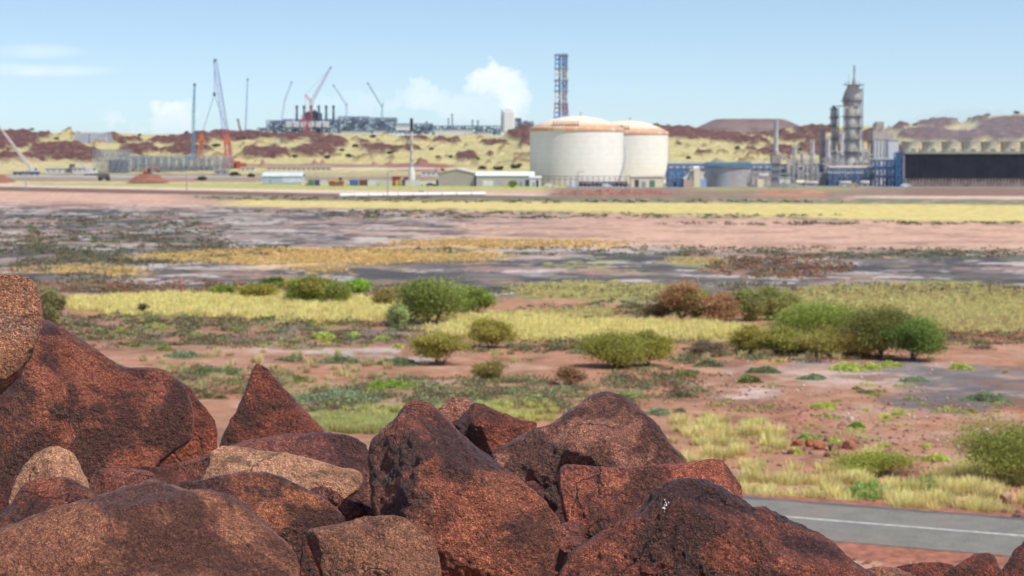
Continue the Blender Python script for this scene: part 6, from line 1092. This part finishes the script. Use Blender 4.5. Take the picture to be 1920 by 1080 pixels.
for k_, (x, y, w, h, lab) in enumerate(RPL):
    D = gD(y); s = D / F; V, Fc = ICO[3]; V = V * [w*s/2, w*s/2.4, h*s/2 + .05]; 
    for j in range(7): nrm = unit(np.random.default_rng(k_*9+j), 1)[0]; pm = (V @ nrm).max() * .72; ov = np.maximum(V @ nrm - pm, 0); V = V - ov[:, None] * nrm
    V = V + .03 * fbm(V * 3 + k_, 2)[:, None] * V; c = G(x, y); mt = ROCKM[3] if 'white' in lab else ROCKM[2] if 'pink' in lab else ROCKM[0] if 'orange' in lab or 'rust' in lab else ROCKM[1]
    o = mesh_np('rock', V, Fc, mt, loc=(c.x, c.y, h*s*.42)); tag(o, lab, 'rock', 'loose rocks by the road')
# bushes on the far hills
HB = [(60,244,8,'at the crest of the far left dark heap'),(105,262,10,'between the two far left heaps'),(65,252,9,'on the far left dark heap'),(110,290,12,'on the dark heap left of the steel frames'),(262,254,6,'on the crest left of the sky blue crane'),(350,250,8,'on the crest just left of the sky blue crane'),(404,277,16,'alone on the yellow slope right of the sky blue crane'),(290,279,10,'on the heap above the steel frames'),(545,268,12,'on the yellow saddle under the white boxes'),(552,296,12,'below the dark heap under the black stacks'),(613,290,11,'upper one of a pair below the red luffing crane'),(614,298,13,'lower one of a pair below the red luffing crane'),(667,276,12,'left of the heap near the flare stack'),(656,295,14,'below the heap left of the flare stack'),(640,284,10,'on the slope left of the flare stack'),(700,258,10,'under the farthest right tower crane'),(731,289,12,'at the foot of the heap left of the flare stack'),(808,281,8,'right of the flare stack on the bare slope'),(842,296,11,'left of the small dark cone heap'),(893,300,12,'right of the small dark cone heap'),(821,296,8,'far left of the small dark cone heap'),(905,318,16,'above the long low shed roof'),(935,320,18,'above the middle of the long low shed'),(968,316,18,'between the shed and the storage tank, lower'),(985,306,14,'between the shed and the storage tank, upper'),(1381,280,13,'alone on the yellow slope under the flat topped hill'),(1309,288,9,'on the small heap left of the open topped grey tank'),(1291,297,8,'near the small heap above the grey tank'),(1455,258,10,'behind the heater chimney'),(1500,285,14,'between the heater chimney and the lattice column'),(1475,300,14,'just right of the heater chimney'),(1265,248,9,'on the crest right of the storage tanks'),(1285,240,7,'on the skyline right of the storage tanks'),(1715,236,9,'on the crest above the cooling tower, left'),(1790,226,9,'on the crest above the cooling tower, middle'),(1850,219,12,'on the skyline near the right edge'),(1905,214,12,'on the skyline at the right edge'),(1760,250,9,'on the slope above the cooling tower'),(440,330,16,'in the yard right of the red crane, left'),(470,332,14,'in the yard right of the red crane, right'),(380,338,18,'in the yard below the steel frames')]
for k_, (x, y, w, lab) in enumerate(HB):
    D = hillD(x, y); s = D / F; r = np.random.default_rng(700 + k_); Pp, ct, C0, rad, up = crown_pts(r, w*s, w*s*.55, 300, 9, .05); V, Fq, tc_ = leaves(r, Pp, .9, np.array((.075,.10,.045))[None] * ct[:, None]); c = P(x, y, D); c.z -= .3
    tag(mesh_np('distant_bush', V, Fq, LEAF, loc=c, colattr=tc_), 'small dark bush ' + lab, 'bush', 'dark bushes on the far hills')
# ------------------------------------------------------------------ air
m = bpy.data.materials.new('haze'); m.use_nodes = True; t = m.node_tree; t.nodes.clear()
v = nd(t, 'ShaderNodeVolumePrincipled'); v.inputs['Color'].default_value = (.80, .88, 1.0, 1); v.inputs['Density'].default_value = .00004; v.inputs['Anisotropy'].default_value = .3
o = nd(t, 'ShaderNodeOutputMaterial'); t.links.new(v.outputs[0], o.inputs['Volume']); m.cycles.homogeneous_volume = True if hasattr(m.cycles, 'homogeneous_volume') else None
b_ = MB().box(-45000, 45000, -35000, 45000, -60, 190); tag(b_.build('haze', m), kind='stuff')

m = bpy.data.materials.new('steam'); m.use_nodes = True; t = m.node_tree; t.nodes.clear(); v = nd(t, 'ShaderNodeVolumePrincipled'); v.inputs['Color'].default_value = (.9, .93, 1.0, 1); v.inputs['Density'].default_value = .012
o = nd(t, 'ShaderNodeOutputMaterial'); t.links.new(v.outputs[0], o.inputs['Volume'])
V, Fc = ICO[6]; V = V * [46, 14, 11]; V = V + 3.0 * fbm(V / 9, 3)[:, None] * np.array([1, 1, 1.2]); c = P(1850, 247, 890); tag(mesh_np('steam', V, Fc, m, loc=c), 'thin steam drifting over the fan stacks of the cooling tower', 'steam', kind='stuff')
